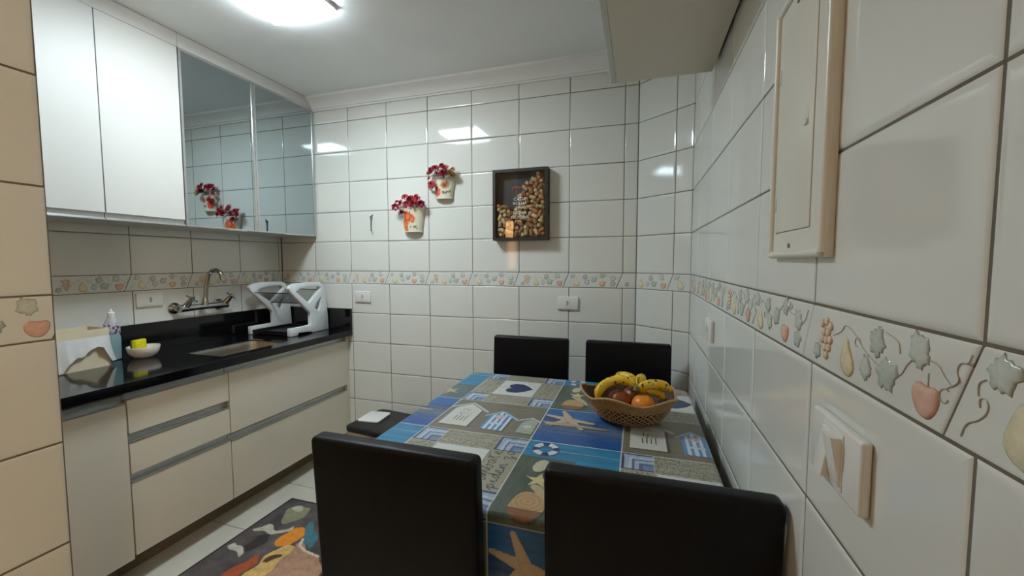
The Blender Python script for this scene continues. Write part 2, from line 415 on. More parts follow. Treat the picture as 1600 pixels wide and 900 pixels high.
# ------------------------------------------------------------------ base cabinets and counter
FX = 0.57
def front(parent, name, y0, y1, z0, z1, lip=True, hname='handle'):
    d = B(FX-0.018, y0, z0, FX, y1, z1).build(name, M_base, parent, bevel=0.001, seg=1)
    if lip:
        mb = MB().prism([(FX-0.03, z1+.001), (FX-0.002, z1+.001), (FX+0.002, z1+.003), (FX+0.002, z1+.007), (FX-0.004, z1+.006), (FX-0.03, z1+.004)], lambda a, b, t: (a, t, b), y0, y1)
        mb.box(FX-0.032, y0, z1+.004, FX-0.028, y1, z1+0.036)
        mb.prism([(FX-0.03, z1+.034), (FX-0.004, z1+.0365), (FX-0.004, z1+.0375), (FX-0.03, z1+.0375)], lambda a, b, t: (a, t, b), y0, y1)
        mb.build(hname, M_alu, d)
    return d
def base_unit(label, y0, y1, fronts, z_bot=0.112):
    t = thing('base_cabinet', label, 'cabinet', (0.28, (y0+y1)/2, 0), group='cream base cabinets under the counter')
    mb = B(0.012, y0+.0005, z_bot, FX-0.034, y0+.016, 0.795).box(0.012, y1-.016, z_bot, FX-0.034, y1-.0005, 0.795).box(0.012, y0+.017, z_bot, FX-0.034, y1-.017, z_bot+.015)
    mb.box(0.012, y0+.017, z_bot+.016, 0.018, y1-.017, 0.795).box(FX-.05, y0+.017, z_bot+.016, FX-.034, y1-.017, 0.795)
    mb.build('body', M_base, t)
    B(0.05, y0+.0005, 0.001, 0.455, y1-.0005, z_bot-.0005).build('plinth', mat('plinth_brown', srgb(120, 108, 88), 0.5, var=.1), t)
    for nm, a, b, z0, z1 in fronts: front(t, nm, a, b, z0, z1)
    return t
base_unit('narrow cream base cabinet with one tall door beside the column', -1.84, -1.288, [('door', -1.835, -1.291, 0.109, 0.744)])
base_unit('cream base cabinet with three drawers under white sponge bowl', -1.287, -0.873,
          [('drawer', -1.2855, -0.8745, 0.622, 0.757), ('drawer', -1.2855, -0.8745, 0.458, 0.583), ('drawer', -1.2855, -0.8745, 0.119, 0.419)])
t = base_unit('wide cream base cabinet with two deep drawers below the sink', -0.872, -0.003,
          [('drawer', -0.8705, -0.03, 0.454, 0.757), ('drawer', -0.8705, -0.03, 0.119, 0.412)])
B(FX-0.03, -0.028, 0.112, FX-0.004, -0.002, 0.795).build('filler_strip', M_base, t)
t = thing('countertop', 'long polished black granite countertop with backsplash along the left wall', 'countertop', (0.3, -0.9, 0.797))
mb = MB()
SX0, SX1, SY0, SY1 = 0.262, 0.520, -0.865, -0.475
mb.box(0.003, -1.85, 0.797, SX0, -0.003, 0.835).box(SX1, -1.85, 0.797, 0.602, -0.003, 0.835)
mb.box(SX0-.0005, -1.85, 0.797, SX1+.0005, SY0, 0.835).box(SX0-.0005, SY1, 0.797, SX1+.0005, -0.003, 0.835)
mb.build('slab', M_granite, t)
B(0.001, -1.85, 0.8355, 0.022, -0.003, 0.983).build('backsplash', M_granite, t, bevel=0.001, seg=1)
B(0.0225, -0.022, 0.8355, 0.602, -0.001, 0.983).build('side_splash', M_granite, t, bevel=0.001, seg=1)
# sink basin
t = thing('sink_basin', 'stainless steel sink basin sunk into the black counter', 'sink', (0.39, -0.67, 0.65))
def rrect(x0, y0, x1, y1, r, n=5):
    out = []
    for cx, cy, a in ((x1-r, y1-r, 0), (x0+r, y1-r, pi/2), (x0+r, y0+r, pi), (x1-r, y0+r, 1.5*pi)):
        for i in range(n+1):
            th = a+pi/2*i/n; out.append((cx+r*math.cos(th), cy+r*math.sin(th)))
    return out
mb = MB(); rings = [(0.0005, .05, 0.830), (0.006, .05, 0.829), (0.010, .05, 0.80), (0.014, .05, 0.68), (0.03, .045, 0.662), (0.08, .04, 0.658)]
vs = []; n = 24
for ins, r, z in rings: vs += [(a, b, z) for a, b in rrect(SX0+ins, SY0+ins, SX1-ins, SY1-ins, r)]
fs = [(k*n+i, k*n+(i+1) % n, (k+1)*n+(i+1) % n, (k+1)*n+i) for k in range(len(rings)-1) for i in range(n)] + [tuple(5*n+i for i in range(n))]
mb.add(vs, fs); ob = mb.build('basin', M_steel, t, smooth=True, angle=50)
mb = MB().lathe([(0.028, 0.6585), (0.026, 0.661), (0.018, 0.659), (0.0, 0.659)], (0.39, -0.67, 0), 20); mb.build('drain', M_chrome, t, smooth=True)
rim = MB(); vs = []
for pts, z in ((rrect(SX0, SY0, SX1, SY1, .004), .834), (rrect(SX0+.006, SY0+.006, SX1-.006, SY1-.006, .05), .8285)): vs += [(a, b, z) for a, b in pts]
rim.add(vs, [(i, (i+1) % n, n+(i+1) % n, n+i) for i in range(n)]); rim.build('rim', M_granite, t)

# faucet
t = thing('wall_faucet', 'chrome wall mounted kitchen faucet with two cross handles and swan neck', 'faucet', (0.03, -0.61, 1.05))
zb = 1.045
Mx = Matrix.Rotation(pi/2, 4, 'Y')
for yy in (-0.735, -0.485):
    mb = MB().lathe([(0.030, 0.002), (0.032, 0.008), (0.024, 0.016), (0.017, 0.022), (0.017, 0.05)], (0, yy, zb), 20, M=Mx)
    mb.build('wall_flange', M_chrome, t, smooth=True)
MB().tube([(0.062, -0.745, zb), (0.062, -0.70, zb), (0.062, -0.61, zb), (0.062, -0.50, zb), (0.062, -0.475, zb)], [0.022, 0.020, 0.017, 0.020, 0.022], 14).build('body', M_chrome, t, smooth=True)
MB().tube([(0.062, -0.605, zb), (0.062, -0.605, zb+.03), (0.064, -0.603, zb+.05)], [0.018, 0.016, 0.012], 14).build('neck_base', M_chrome, t, smooth=True)
sp = [(0.064, -0.603, zb+.04), (0.068, -0.598, zb+.12), (0.076, -0.590, zb+.18), (0.092, -0.580, zb+.208), (0.113, -0.569, zb+.212), (0.132, -0.560, zb+.196), (0.142, -0.556, zb+.170), (0.145, -0.5545, zb+.152)]
s_ = MB().tube(sp, [0.0115]*6+[0.013, 0.0135], 14).build('spout', M_chrome, t, smooth=True)
for yy, dy in ((-0.715, 0.012), (-0.49, 0.018)):
    a = Vector((0.065, yy, zb+.008)); b = Vector((0.095, yy+dy, zb+.048))
    h = MB().tube([a, a.lerp(b, .5), b], [0.018, 0.015, 0.011], 12).build('valve', M_chrome, t, smooth=True)
    d = (b-a).normalized(); e1 = d.orthogonal().normalized(); e2 = d.cross(e1)
    mb = MB(); c = b+d*0.006
    mb.tube([c-d*.006, c+d*.008], 0.010, 12)
    for e in (e1, e2):
        mb.tube([c-e*.031, c-e*.024, c+e*.024, c+e*.031], [0.0058, 0.0046, 0.0046, 0.0058], 8)
    mb.build('cross_handle', M_chrome, h, smooth=True)

# ------------------------------------------------------------------ upper cabinets
UX = 0.33; UZ0, UZ1 = 1.482, 2.345
t = thing('wall_cabinet', 'white wall cabinet with two plain doors over the tissue box', 'cabinet', (0.16, -1.37, UZ0))
B(0.009, -1.84, UZ0, UX-0.02, -0.869, 2.41).build('body', M_cab, t)
B(UX-0.0195, -1.84, UZ1+.002, UX-0.002, -0.869, 2.412).build('filler_panel', M_cab, t)
for y0, y1 in ((-1.505, -1.189), (-1.186, -0.871)):
    d = B(UX-0.019, y0, UZ0+.030, UX, y1, UZ1).build('door', M_cab, t, bevel=0.001, seg=1)
    mb = MB().prism([(UX-0.018, UZ0+.029), (UX-0.008, UZ0+.029), (UX-0.010, UZ0+.010), (UX, UZ0+.006), (UX+.001, UZ0+.0005), (UX-0.018, UZ0+.0005)], lambda a, b, tt: (a, tt, b), y0, y1)
    mb.build('handle', M_alu, d)
B(UX-0.019, -1.84, UZ0+.002, UX, -1.507, UZ1).build('side_panel', M_cab, t)
t = thing('wall_cabinet', 'wall cabinet with two grey mirrored glass doors in aluminium frames', 'cabinet', (0.16, -0.43, UZ0))
B(0.009, -0.867, UZ0, UX-0.024, -0.004, 2.41).build('body', M_cab, t)
B(UX-0.0235, -0.867, UZ1+.002, UX-0.002, -0.004, 2.412).build('filler_panel', M_cab, t)
for y0, y1, hy in ((-0.866, -0.4665, -0.60), (-0.464, -0.014, -0.22)):
    e = 0.011
    mb = MB().box(UX-.02, y0, UZ0, UX, y0+e, UZ1).box(UX-.02, y1-e, UZ0, UX, y1, UZ1).box(UX-.02, y0+e, UZ0, UX, y1-e, UZ0+.007).box(UX-.02, y0+e, UZ1-e, UX, y1-e, UZ1)
    d = mb.build('door', M_alu, t)
    B(UX-.010, y0+e-.001, UZ0+.006, UX-.003, y1-e+.001, UZ1-e+.001).build('glass_pane', M_mirror, d)
    B(UX-.004, hy-.055, UZ0-.004, UX+.010, hy+.055, UZ0-.0005).build('handle', M_alu, d)
# cabinet hung over the right wall
t = thing('overhead_cabinet', 'beige cabinet box hung high on the right wall above the table', 'cabinet', (2.55, -1.25, 1.96))
B(2.396, -1.75, 1.96, 2.718, -0.738, 2.412).build('body', M_soft, t, bevel=0.001, seg=1)
for y0, y1 in ((-1.748, -1.245), (-1.243, -0.739)):
    d = B(2.378, y0, 1.9605, 2.3955, y1, 2.408).build('door', M_cab, t, bevel=0.001, seg=1)
    hy = y0+.12 if y0 < -1.3 else y1-.24
    B(2.366, hy, 2.03, 2.3775, hy+.11, 2.042).build('handle', M_alu, d)

# ------------------------------------------------------------------ fittings on the walls
# frames of the walls: fn(u, n, z) -> world, n = distance out of the wall
def on_back(u, n, z): return (u, -n, z)
def on_right(u, n, z): return (XE-n, -u, z)        # u = -Y
def on_left(u, n, z): return (n, u, z)             # u = Y
def rplate(fn, u0, u1, z0, z1, n0, n1, mat_, name, parent, bev=0.003):
    mb = MB(); pts = [(u0, z0), (u1, z0), (u1, z1), (u0, z1)]
    mb.prism(pts, lambda a, b, t: fn(a, t, b), n0, n1)
    return mb.build(name, mat_, parent, bevel=bev, seg=3)
M_socket = mat('socket_grey', srgb(70, 70, 68), 0.5, var=.1)
M_screw = mat('screw_metal', srgb(150, 148, 140), 0.35, metal=.9, var=.1)
def outlet(label, fn, u, z, flip=1):
    c = fn(u, 0, z)
    t = thing('power_outlet', label, 'outlet', c)
    rplate(fn, u-.061, u+.061, z-.037, z+.037, 0.0005, 0.011, M_whitep, 'plate', t)
    rplate(fn, u-.020, u+.020, z-.028, z+.028, 0.0105, 0.0125, M_whitep, 'module', t, 0.001)
    hexa = [(u+.011*math.cos(pi/3*i+pi/6)*0.85, z+.016*math.sin(pi/3*i+pi/6)) for i in range(6)]
    s = MB().prism(hexa, lambda a, b, q: fn(a, q, b), 0.0118, 0.0129).build('socket', mat('socket_white', srgb(205, 205, 200), .4), t)
    for dz in (-.0075, 0, .0075):
        du = .003 if dz == 0 else 0
        MB().prism([(u+du+.0028*math.cos(pi/4*i), z+dz+.0028*math.sin(pi/4*i)) for i in range(8)], lambda a, b, q: fn(a, q, b), 0.0125, 0.0132).build('pin_hole', M_dark, s)
    return t
outlet('white power outlet on the back wall nearest the black counter', on_back, 0.698, 1.067)
outlet('white power outlet on the back wall above the left far chair', on_back, 2.098, 1.064)
outlet('white power outlet on the right wall beyond the fruit basket', on_right, 0.811, 1.07)
outlet('white power outlet on left wall beside the faucet', on_left, -0.852, 1.104)
# light switch
t = thing('light_switch', 'white double rocker light switch on the right wall', 'switch', (XE, -1.753, 1.065))
rplate(on_right, 1.690, 1.816, 1.024, 1.108, 0.0005, 0.012, M_whitep, 'plate', t, 0.004)
rplate(on_right, 1.727, 1.779, 1.032, 1.100, 0.0115, 0.0135, M_whitep, 'bezel', t, 0.001)
for u0, u1, s in ((1.729, 1.7525, 1), (1.7535, 1.777, 1)):
    mb = MB()
    za, zb_ = 1.037, 1.095
    pts = [(za, 0.013), (za, 0.0145), (zb_, 0.025), (zb_, 0.013)] if u0 > 1.74 else [(za, 0.013), (za, 0.024), (zb_, 0.0150), (zb_, 0.013)]
    mb.prism(pts, lambda a, b, q: on_right(q, b, a), u0, u1)
    mb.build('rocker', M_whitep, t, bevel=0.0012, seg=2)
# breaker panel
t = thing('breaker_panel', 'ivory flush electrical breaker panel box on the right wall', 'electrical panel', (XE, -1.585, 1.3))
PU0, PU1, PZ0, PZ1 = 1.473, 1.699, 1.307, 1.735
mb = MB()
D0, D1, DZ0, DZ1 = 1.496, 1.647, 1.350, 1.681
for a, b, c, d in ((PU0, PU1, PZ0, DZ0), (PU0, PU1, DZ1, PZ1), (PU0, D0, DZ0, DZ1), (D1, PU1, DZ0, DZ1)):
    mb.prism([(a, c), (b, c), (b, d), (a, d)], lambda x, y, q: on_right(x, q, y), 0.0005, 0.010)
mb.build('frame', M_panelp, t)
er = 0.006
pth = [(PU0+er, PZ0+er), (PU1-er, PZ0+er), (PU1-er, PZ1-er), (PU0+er, PZ1-er), (PU0+er, PZ0+er)]
for i in range(4):
    (a, b), (c, d) = pth[i], pth[i+1]
    MB().tube([on_right(a, .010, b), on_right(c, .010, d)], 0.0065, 12).build('edge_bead', M_panelp, t, smooth=True)
rplate(on_right, D0+.001, D1-.002, DZ0+.001, DZ1-.001, 0.003, 0.0112, M_panelp, 'door', t, 0.001)
MB().prism([(D0, DZ0), (D1, DZ0), (D1, DZ1), (D0, DZ1)], lambda x, y, q: on_right(x, q, y), 0.0006, 0.0028).build('recess', M_dark, t)
rplate(on_right, 1.615, 1.628, 1.500, 1.526, 0.0105, 0.0118, M_panelp, 'latch', t, 0.0005)
rplate(on_right, 1.616, 1.627, 1.501, 1.508, 0.0117, 0.0145, M_whitep, 'latch_tab', t, 0.0008)
for zz_ in (1.327, 1.708):
    MB().lathe([(0.0001, 0.0), (0.004, 0.0), (0.004, 0.0015), (0.0001, 0.002)], on_right(1.565, 0.0102, zz_), 10, M=Matrix.Rotation(-pi/2, 4, 'Y')).build('screw', M_screw, t, smooth=True)
for zz_ in (1.40, 1.62):
    rplate(on_right, D0-.003, D0+.001, zz_-.012, zz_+.012, 0.0098, 0.0122, M_panelp, 'hinge', t, 0.0005)

# metal hook on the back wall
M_hook = mat('hook_metal', srgb(112, 116, 116), 0.35, metal=.8, var=.1)
t = thing('wall_hook', 'small twisted metal hook on back wall left of the flower cups', 'hook', (0.776, 0, 1.55))
hk = [(.776, -.004, 1.592), (.776, -.004, 1.575), (.774, -.005, 1.55), (.776, -.006, 1.528), (.779, -.012, 1.516), (.785, -.02, 1.511), (.791, -.022, 1.517)]
MB().tube(hk, 0.0034, 8).build('hook', M_hook, t, smooth=True)
MB().tube([(.776+.008*math.cos(a), -.004, 1.597+.010*math.sin(a)) for a in np.linspace(-pi/2, 1.5*pi, 14)], 0.0028, 6).build('loop', M_hook, t, smooth=True)
MB().tube([(.776, -.003, 1.607), (.781, -.003, 1.613), (.788, -.003, 1.617), (.788, -.003, 1.608)], 0.0022, 6).build('scroll', M_hook, t, smooth=True)

# ------------------------------------------------------------------ flower cups
M_cup = mat('painted_ceramic', (1, 1, 1), 0.35, attr=True, var=0.05, scale=50)
M_petal = mat('silk_petal', (1, 1, 1), 0.75, attr=True, var=0.25, scale=180)
CREAM = srgb(232, 226, 204)
def cup(label, x0, z0, rt, rb, h, style, seed):
    R = random.Random(seed)
    t = thing('flower_cup', label, 'planter', (x0, 0, z0), group='painted wall cups of silk roses')
    mb = MB(); n = 28; k = 14
    vs = []; cs = []
    for i in range(k+1):
        f = i/k; r = rb+(rt-rb)*f; z = z0+h*f
        for j in range(n+1):
            th = pi*j/n      # half round, flat to the wall
            vs.append((x0-r*math.cos(th)*1.0, -0.006-r*0.62*math.sin(th), z))
            u = j/n; c = CREAM
            if style == 0:
                for (cu, cf, ru, rf, cl) in ((.30, .30, .13, .26, (232, 120, 52)), (.42, .66, .12, .24, (222, 74, 48)), (.56, .55, .09, .18, (226, 92, 70)), (.34, .16, .08, .13, (238, 98, 40))):
                    d = ((u-cu)/ru)**2+((f-cf)/rf)**2
                    if d < 1+.25*math.sin(9*math.atan2(f-cf, (u-cu)*2)): c = srgb(*cl) if d > .2 else srgb(236, 150, 70)
                if abs(f-(.19+.06*math.sin(u*14))) < .03 and .48 < u < .75: c = srgb(92, 104, 52)
            else:
                for (cu, cf, ru, rf, cl) in ((.28, .42, .16, .30, (232, 96, 74)), (.20, .62, .1, .22, (214, 60, 54)), (.60, .74, .13, .2, (190, 140, 104)), (.60, .74, .07, .1, (150, 70, 52))):
                    d = ((u-cu)/ru)**2+((f-cf)/rf)**2
                    if d < 1+.25*math.sin(8*math.atan2(f-cf, (u-cu)*2)): c = srgb(*cl)
                if abs(f-(.30+.5*abs(u-.6))) < .05 and .48 < u < .80: c = srgb(98, 108, 62)
            cs.append(c)
    w_ = n+1
    fs = [(i*w_+j, i*w_+j+1, (i+1)*w_+j+1, (i+1)*w_+j) for i in range(k) for j in range(n)]
    fs.append(tuple(range(w_))); fs += [(i*w_, (i+1)*w_, (i+1)*w_+n, i*w_+n) for i in range(k)]
    mb.add(vs, fs, cs); mb.build('cup_body', M_cup, t, smooth=True, angle=50)
    top = [(x0-rt*math.cos(pi*j/n), -0.006-rt*.62*math.sin(pi*j/n), z0+h) for j in range(n+1)]
    MB().tube(top, 0.0028, 6, col=CREAM).build('rim', M_cup, t, smooth=True)
    bot = [(x0-rb*1.02*math.cos(pi*j/n), -0.006-rb*.64*math.sin(pi*j/n), z0+.001) for j in range(n+1)]
    MB().tube(bot, 0.0028, 6, col=CREAM).build('foot_ring', M_cup, t, smooth=True)
    if style == 1:
        hd = [(x0-rt*.96, -.02, z0+h*.86), (x0-rt-.022, -.02, z0+h*.95), (x0-rt-.032, -.02, z0+h*.78), (x0-rt-.022, -.02, z0+h*.55), (x0-rt*.86, -.02, z0+h*.42)]
        MB().tube(hd, 0.0045, 8, col=srgb(150, 140, 120)).build('cup_handle', M_cup, t, smooth=True)
    # roses
    def rose(px, py, pz, r, colr, tilt):
        mb = MB()
        for ring, (nn, rr, hh) in enumerate(((3, .30, .95), (4, .55, .85), (5, .85, .62), (6, 1.05, .35))):
            for q in range(nn):
                a0 = 2*pi*q/nn + ring*.6
                vs = []
                for ii, ff in enumerate((0, .5, 1)):
                    for jj, da in enumerate((-.7, 0, .7)):
                        aa = a0+da*(2.4/nn)*1.3; rad = r*rr*(.35+.65*ff)*(1.08 if jj == 1 else .95)
                        vs.append(Vector((rad*math.cos(aa), rad*math.sin(aa), r*hh*ff*(1.0 if jj == 1 else .85)-r*.2)))
                sh = .62+.12*ring+R.uniform(-.08, .1)
                E_ = Matrix.Rotation(tilt[0], 3, 'X') @ Matrix.Rotation(tilt[1], 3, 'Y')
                mb.add([E_ @ v + Vector((px, py, pz)) for v in vs], [(0, 1, 4, 3), (1, 2, 5, 4), (3, 4, 7, 6), (4, 5, 8, 7)], tuple(min(1, c*sh) for c in colr))
        mb.build('rose', M_petal, t, smooth=True, angle=80, fixn=False)
    cols = [srgb(196, 44, 74), srgb(212, 62, 80), srgb(176, 36, 72), srgb(226, 98, 108), srgb(206, 56, 56)]
    cols2 = cols[:4]+[srgb(226, 168, 110), srgb(206, 176, 120)]
    spots = [(-.082, .012, .020), (-.055, .038, .017), (-.045, -.020, .022), (-.020, .068, .018), (.005, .055, .024), (.030, .028, .026), (.058, .050, .018), (.076, .022, .020), (-.020, .025, .020), (.045, .068, .014), (-.078, .045, .012)]
    if style == 1: spots = [(-.050, .056, .026), (-.024, .062, .022), (.020, .030, .026), (.030, .062, .022), (.055, .036, .020), (.076, .022, .016), (-.070, .044, .013), (-.066, .012, .012), (.012, .078, .014), (-.046, -.028, .022), (.066, .056, .013)]
    for i, (dx, dz, r) in enumerate(spots):
        cl = (cols if style == 0 else cols2)[i % (5 if style == 0 else 6)]
        rose(x0+dx*1.18-.006, -.038-R.uniform(0, .026), z0+h+dz*1.05, r*1.22, cl, (R.uniform(.7, 1.5), R.uniform(-.6, .6)))
    for i in range(12):
        a = R.uniform(0, 2*pi); dx = R.uniform(-.06, .06); dz = R.uniform(-.012, .05)
        px, py, pz = x0+dx, -.030-R.uniform(0, .02), z0+h+dz; L = R.uniform(.016, .026)
        d = Vector((math.cos(a), -.3, math.sin(a))).normalized(); s_ = d.cross(Vector((0, 1, 0))).normalized()*L*.35
        p = Vector((px, py, pz)); b = Vector((0, -.004, 0))
        g = R.choice([srgb(70, 96, 78), srgb(52, 74, 58), srgb(120, 142, 122), srgb(96, 110, 70)])
        MB().add([p, p+d*L*.5+s_, p+d*L*.55+b, p+d*L*.5-s_, p+d*L], [(0, 1, 2), (0, 2, 3), (1, 4, 2), (2, 4, 3)], g).build('leaf', M_petal, t, smooth=True, angle=80, fixn=False)
cup('cream half cup with orange flower print and red roses, the lower one', 1.100, 1.494, 0.084, 0.062, 0.146, 0, 5)
cup('cream half cup with curled handle and red roses, the upper one', 1.322, 1.694, 0.072, 0.054, 0.112, 1, 9)

# ------------------------------------------------------------------ cork frame
CX0, CX1, CZ0, CZ1, CD = 1.660, 1.990, 1.428, 1.838, 0.062
t = thing('cork_frame', 'dark wooden shadow box frame with glass front on back wall', 'frame', ((CX0+CX1)/2, 0, CZ0))
fw = 0.017
mb = B(CX0, -CD, CZ0, CX0+fw, -.001, CZ1).box(CX1-fw, -CD, CZ0, CX1, -.001, CZ1); mb = mb.box(CX0+fw, -CD, CZ0, CX1-fw, -.001, CZ0+fw).box(CX0+fw, -CD, CZ1-fw, CX1-fw, -.001, CZ1)
mb.build('frame_moulding', M_wood, t)
B(CX0+fw, -.008, CZ0+fw, CX1-fw, -.002, CZ1-fw).build('back_board', mat('charcoal_board', srgb(52, 56, 62), 0.6, var=.1), t)
gm = bpy.data.materials.new('clear_glass'); gm.use_nodes = True; nt = gm.node_tree; nt.nodes.remove(nt.nodes['Principled BSDF'])
ga = nt.nodes.new('ShaderNodeBsdfTransparent'); gb = nt.nodes.new('ShaderNodeBsdfGlossy'); gb.inputs['Roughness'].default_value = 0.02
lw = nt.nodes.new('ShaderNodeLayerWeight'); lw.inputs['Blend'].default_value = 0.5; pw = nt.nodes.new('ShaderNodeMath'); pw.operation = 'POWER'; pw.inputs[1].default_value = 4; gf = nt.nodes.new('ShaderNodeMath'); gf.operation = 'MULTIPLY_ADD'; gf.inputs[1].default_value = .9; gf.inputs[2].default_value = .05; nt.links.new(lw.outputs['Facing'], pw.inputs[0]); nt.links.new(pw.outputs[0], gf.inputs[0]); gx = nt.nodes.new('ShaderNodeMixShader')
nt.links.new(gf.outputs[0], gx.inputs[0]); nt.links.new(ga.outputs[0], gx.inputs[1]); nt.links.new(gb.outputs[0], gx.inputs[2]); nt.links.new(gx.outputs[0], nt.nodes['Material Output'].inputs[0])
B(CX0+fw-.001, -CD+.006, CZ0+fw-.001, CX1-fw+.001, -CD+.008, CZ1-fw+.001).build('glass_pane', gm, t)
M_white = mat('white_print', srgb(232, 230, 222), 0.6, var=.05)
M_red = mat('red_print', srgb(176, 62, 48), 0.6, var=.05)
def text_mesh(name, body, size, loc, matl, parent, rotx=pi/2, extr=0.0003, sx=1.0, align='CENTER'):
    cu = bpy.data.curves.new(name, 'FONT'); cu.body = body; cu.size = size; cu.align_x = align; cu.align_y = 'CENTER'; cu.extrude = extr; cu.resolution_u = 2
    ob = bpy.data.objects.new(name+'_tmp', cu); C.objects.link(ob)
    dg = bpy.context.evaluated_depsgraph_get(); me = bpy.data.meshes.new_from_object(ob.evaluated_get(dg))
    bpy.data.objects.remove(ob)
    root = parent
    while root.parent is not None: root = root.parent
    Mw = Matrix.Translation(loc) @ Matrix.Rotation(rotx, 4, 'X') @ Matrix.Diagonal((sx, 1, 1, 1))
    me.transform(WM[root.name].inverted() @ Mw); me.name = name
    me.materials.clear(); me.materials.append(matl)
    return link(bpy.data.objects.new(name, me), parent)
gy = -CD+.0055
tx = 1.822
for body, sz, z in (('CADA', .026, 1.664), ('ROLHA', .024, 1.640), ('UMA', .022, 1.615), ('NOVA', .027, 1.586), ('HISTÓRIA', .024, 1.560)):
    text_mesh('lettering', body, sz, (tx+.003, gy, z), M_white, t, sx=1.05)
cs_ = MB().tube([(tx-.042, gy, 1.716), (tx-.030, gy, 1.729), (tx-.012, gy, 1.732), (tx+.004, gy, 1.727)], [.004, .006, .006, .004], 6)
cs_.tube([(tx-.016, gy, 1.73), (tx-.016, gy, 1.685)], .002, 6); cs_.build('corkscrew_print', M_red, t, smooth=True)
MB().tube([(tx-.008+.02*math.cos(a), gy, 1.530+.010*math.sin(a)) for a in np.linspace(0, pi, 9)], .0016, 5).build('flourish_print', M_white, t, smooth=True)
MB().tube([(tx+.010*math.cos(a), gy, 1.682+.008*math.sin(a)) for a in np.linspace(0, 2*pi, 15)], .0016, 5).build('cork_emblem', M_white, t, smooth=True)
# corks: each its own object
M_corks = [mat('cork_%s' % n, srgb(*c), 0.85, var=.35, scale=160, bump=.2, bscale=300) for n, c in (('tan', (214, 178, 122)), ('pale', (226, 206, 160)), ('brown', (170, 122, 78)), ('olive', (200, 184, 134)), ('rust', (198, 132, 78)))]
cork_me = []
for mm in M_corks:
    me = MB().lathe([(0.0092, -.0185), (0.0106, -.017), (0.0108, 0), (0.0106, .017), (0.0092, .0185)], n=10).mesh('wine_cork', smooth=True, angle=50); me.materials.append(mm); cork_me.append(me)
def pile(x):   # height of the heap across the frame 0..1
    f = (x-CX0-fw)/(CX1-CX0-2*fw)
    if f < .42: return .54-.10*abs(f-.10)/.18
    if f < .55: return .46+(f-.42)*2.2
    return min(.96, .76+(f-.55)*.7)
nck = 0
RC = random.Random(21)
def seg_gap(p, q):
    """smallest distance between two flat segments given as ((x0,z0),(x1,z1))"""
    best = 9.0
    for i in range(6):
        a = (p[0][0]+(p[1][0]-p[0][0])*i/5, p[0][1]+(p[1][1]-p[0][1])*i/5)
        dx, dz = q[1][0]-q[0][0], q[1][1]-q[0][1]; L = dx*dx+dz*dz+1e-12
        t_ = min(1, max(0, ((a[0]-q[0][0])*dx+(a[1]-q[0][1])*dz)/L))
        best = min(best, math.hypot(a[0]-q[0][0]-dx*t_, a[1]-q[0][1]-dz*t_))
    return best
for layer, yc in ((1, -.0195), (0, -.0415)):
    segs = []
    for tr in range(4500):
        x = RC.uniform(CX0+fw+.0115, CX1-fw-.0115); z = RC.uniform(CZ0+fw+.0115, CZ1-fw-.0115)
        end_on = RC.random() < .25; ang = RC.uniform(0, pi); hl = 0 if end_on else .0075
        lim = 0.5 if end_on else 1
        e = ((x-hl*math.sin(ang), z-hl*math.cos(ang)), (x+hl*math.sin(ang), z+hl*math.cos(ang)))
        f_ = ((x-hl*2.4*math.sin(ang), z-hl*2.4*math.cos(ang)), (x+hl*2.4*math.sin(ang), z+hl*2.4*math.cos(ang)))
        if any(a < CX0+fw+.002 or a > CX1-fw-.002 or b < CZ0+fw+.002 or b > CZ1-fw-.002 for a, b in f_): continue
        if max(b for a, b in f_)-CZ0-fw > pile(x)*(CZ1-CZ0-2*fw): continue
        if any(math.hypot(x-q[2], z-q[3]) < .06 and seg_gap(e, q[:2]) < .0215 for q in segs): continue
        segs.append((e[0], e[1], x, z))
        o = bpy.data.objects.new('wine_cork', RC.choice(cork_me)); C.objects.link(o); o.location = (x, yc, z)
        if end_on: o.location.y = -.034 if layer == 0 else -.0285; o.rotation_euler = (pi/2+RC.uniform(-.2, .2), 0, RC.uniform(-.3, .3))
        else: o.rotation_euler = (0, ang, 0)
        tag(o, 'wine cork among the heap inside the dark shadow box frame', 'cork', 'wine corks heaped in the frame'); nck += 1

# ------------------------------------------------------------------ things on the counter
CT = 0.8352
# tissue / bag box
t = thing('bag_box', 'cream box with a white plastic bag folded over its rim', 'box', (0.13, -1.23, CT))
bx0, bx1, by0, by1, bh = 0.055, 0.20, -1.345, -1.135, 0.172
mb = MB(); th_ = .004
for a in ((bx0, by0, bx1, by0+th_), (bx0, by1-th_, bx1, by1), (bx0, by0+th_, bx0+th_, by1-th_), (bx1-th_, by0+th_, bx1, by1-th_)): mb.box(a[0], a[1], CT, a[2], a[3], CT+bh)
mb.box(bx0+th_, by0+th_, CT, bx1-th_, by1-th_, CT+th_)
mb.build('box_shell', mat('cream_card', srgb(226, 212, 184), 0.6, var=.05), t)
bag = MB(); vs = []; R = random.Random(4)
per = []
for i in range(36):
    f = i/36
    r4 = rrect(bx0-.003, by0-.003, bx1+.003, by1+.003, .006, 8)
    per.append(r4[int(f*36) % len(r4)])
levels = [(.006, -.002), (-.003, .0), (-.004, -.03), (-.007, -.06), (-.010, -.09), (-.013, -.12)]
cx_, cy_ = (bx0+bx1)/2, (by0+by1)/2
side = []
N_ = 60
def perim(f):
    L = [(bx1-bx0), (by1-by0)]; tot = 2*(L[0]+L[1]); s = f*tot
    for k, (p, d, ln) in enumerate((((bx0, by0), (1, 0), L[0]), ((bx1, by0), (0, 1), L[1]), ((bx1, by1), (-1, 0), L[0]), ((bx0, by1), (0, -1), L[1]))):
        if s <= ln: return (p[0]+d[0]*s, p[1]+d[1]*s), [(0, -1), (1, 0), (0, 1), (-1, 0)][k]
        s -= ln
    return (bx0, by0), (0, -1)
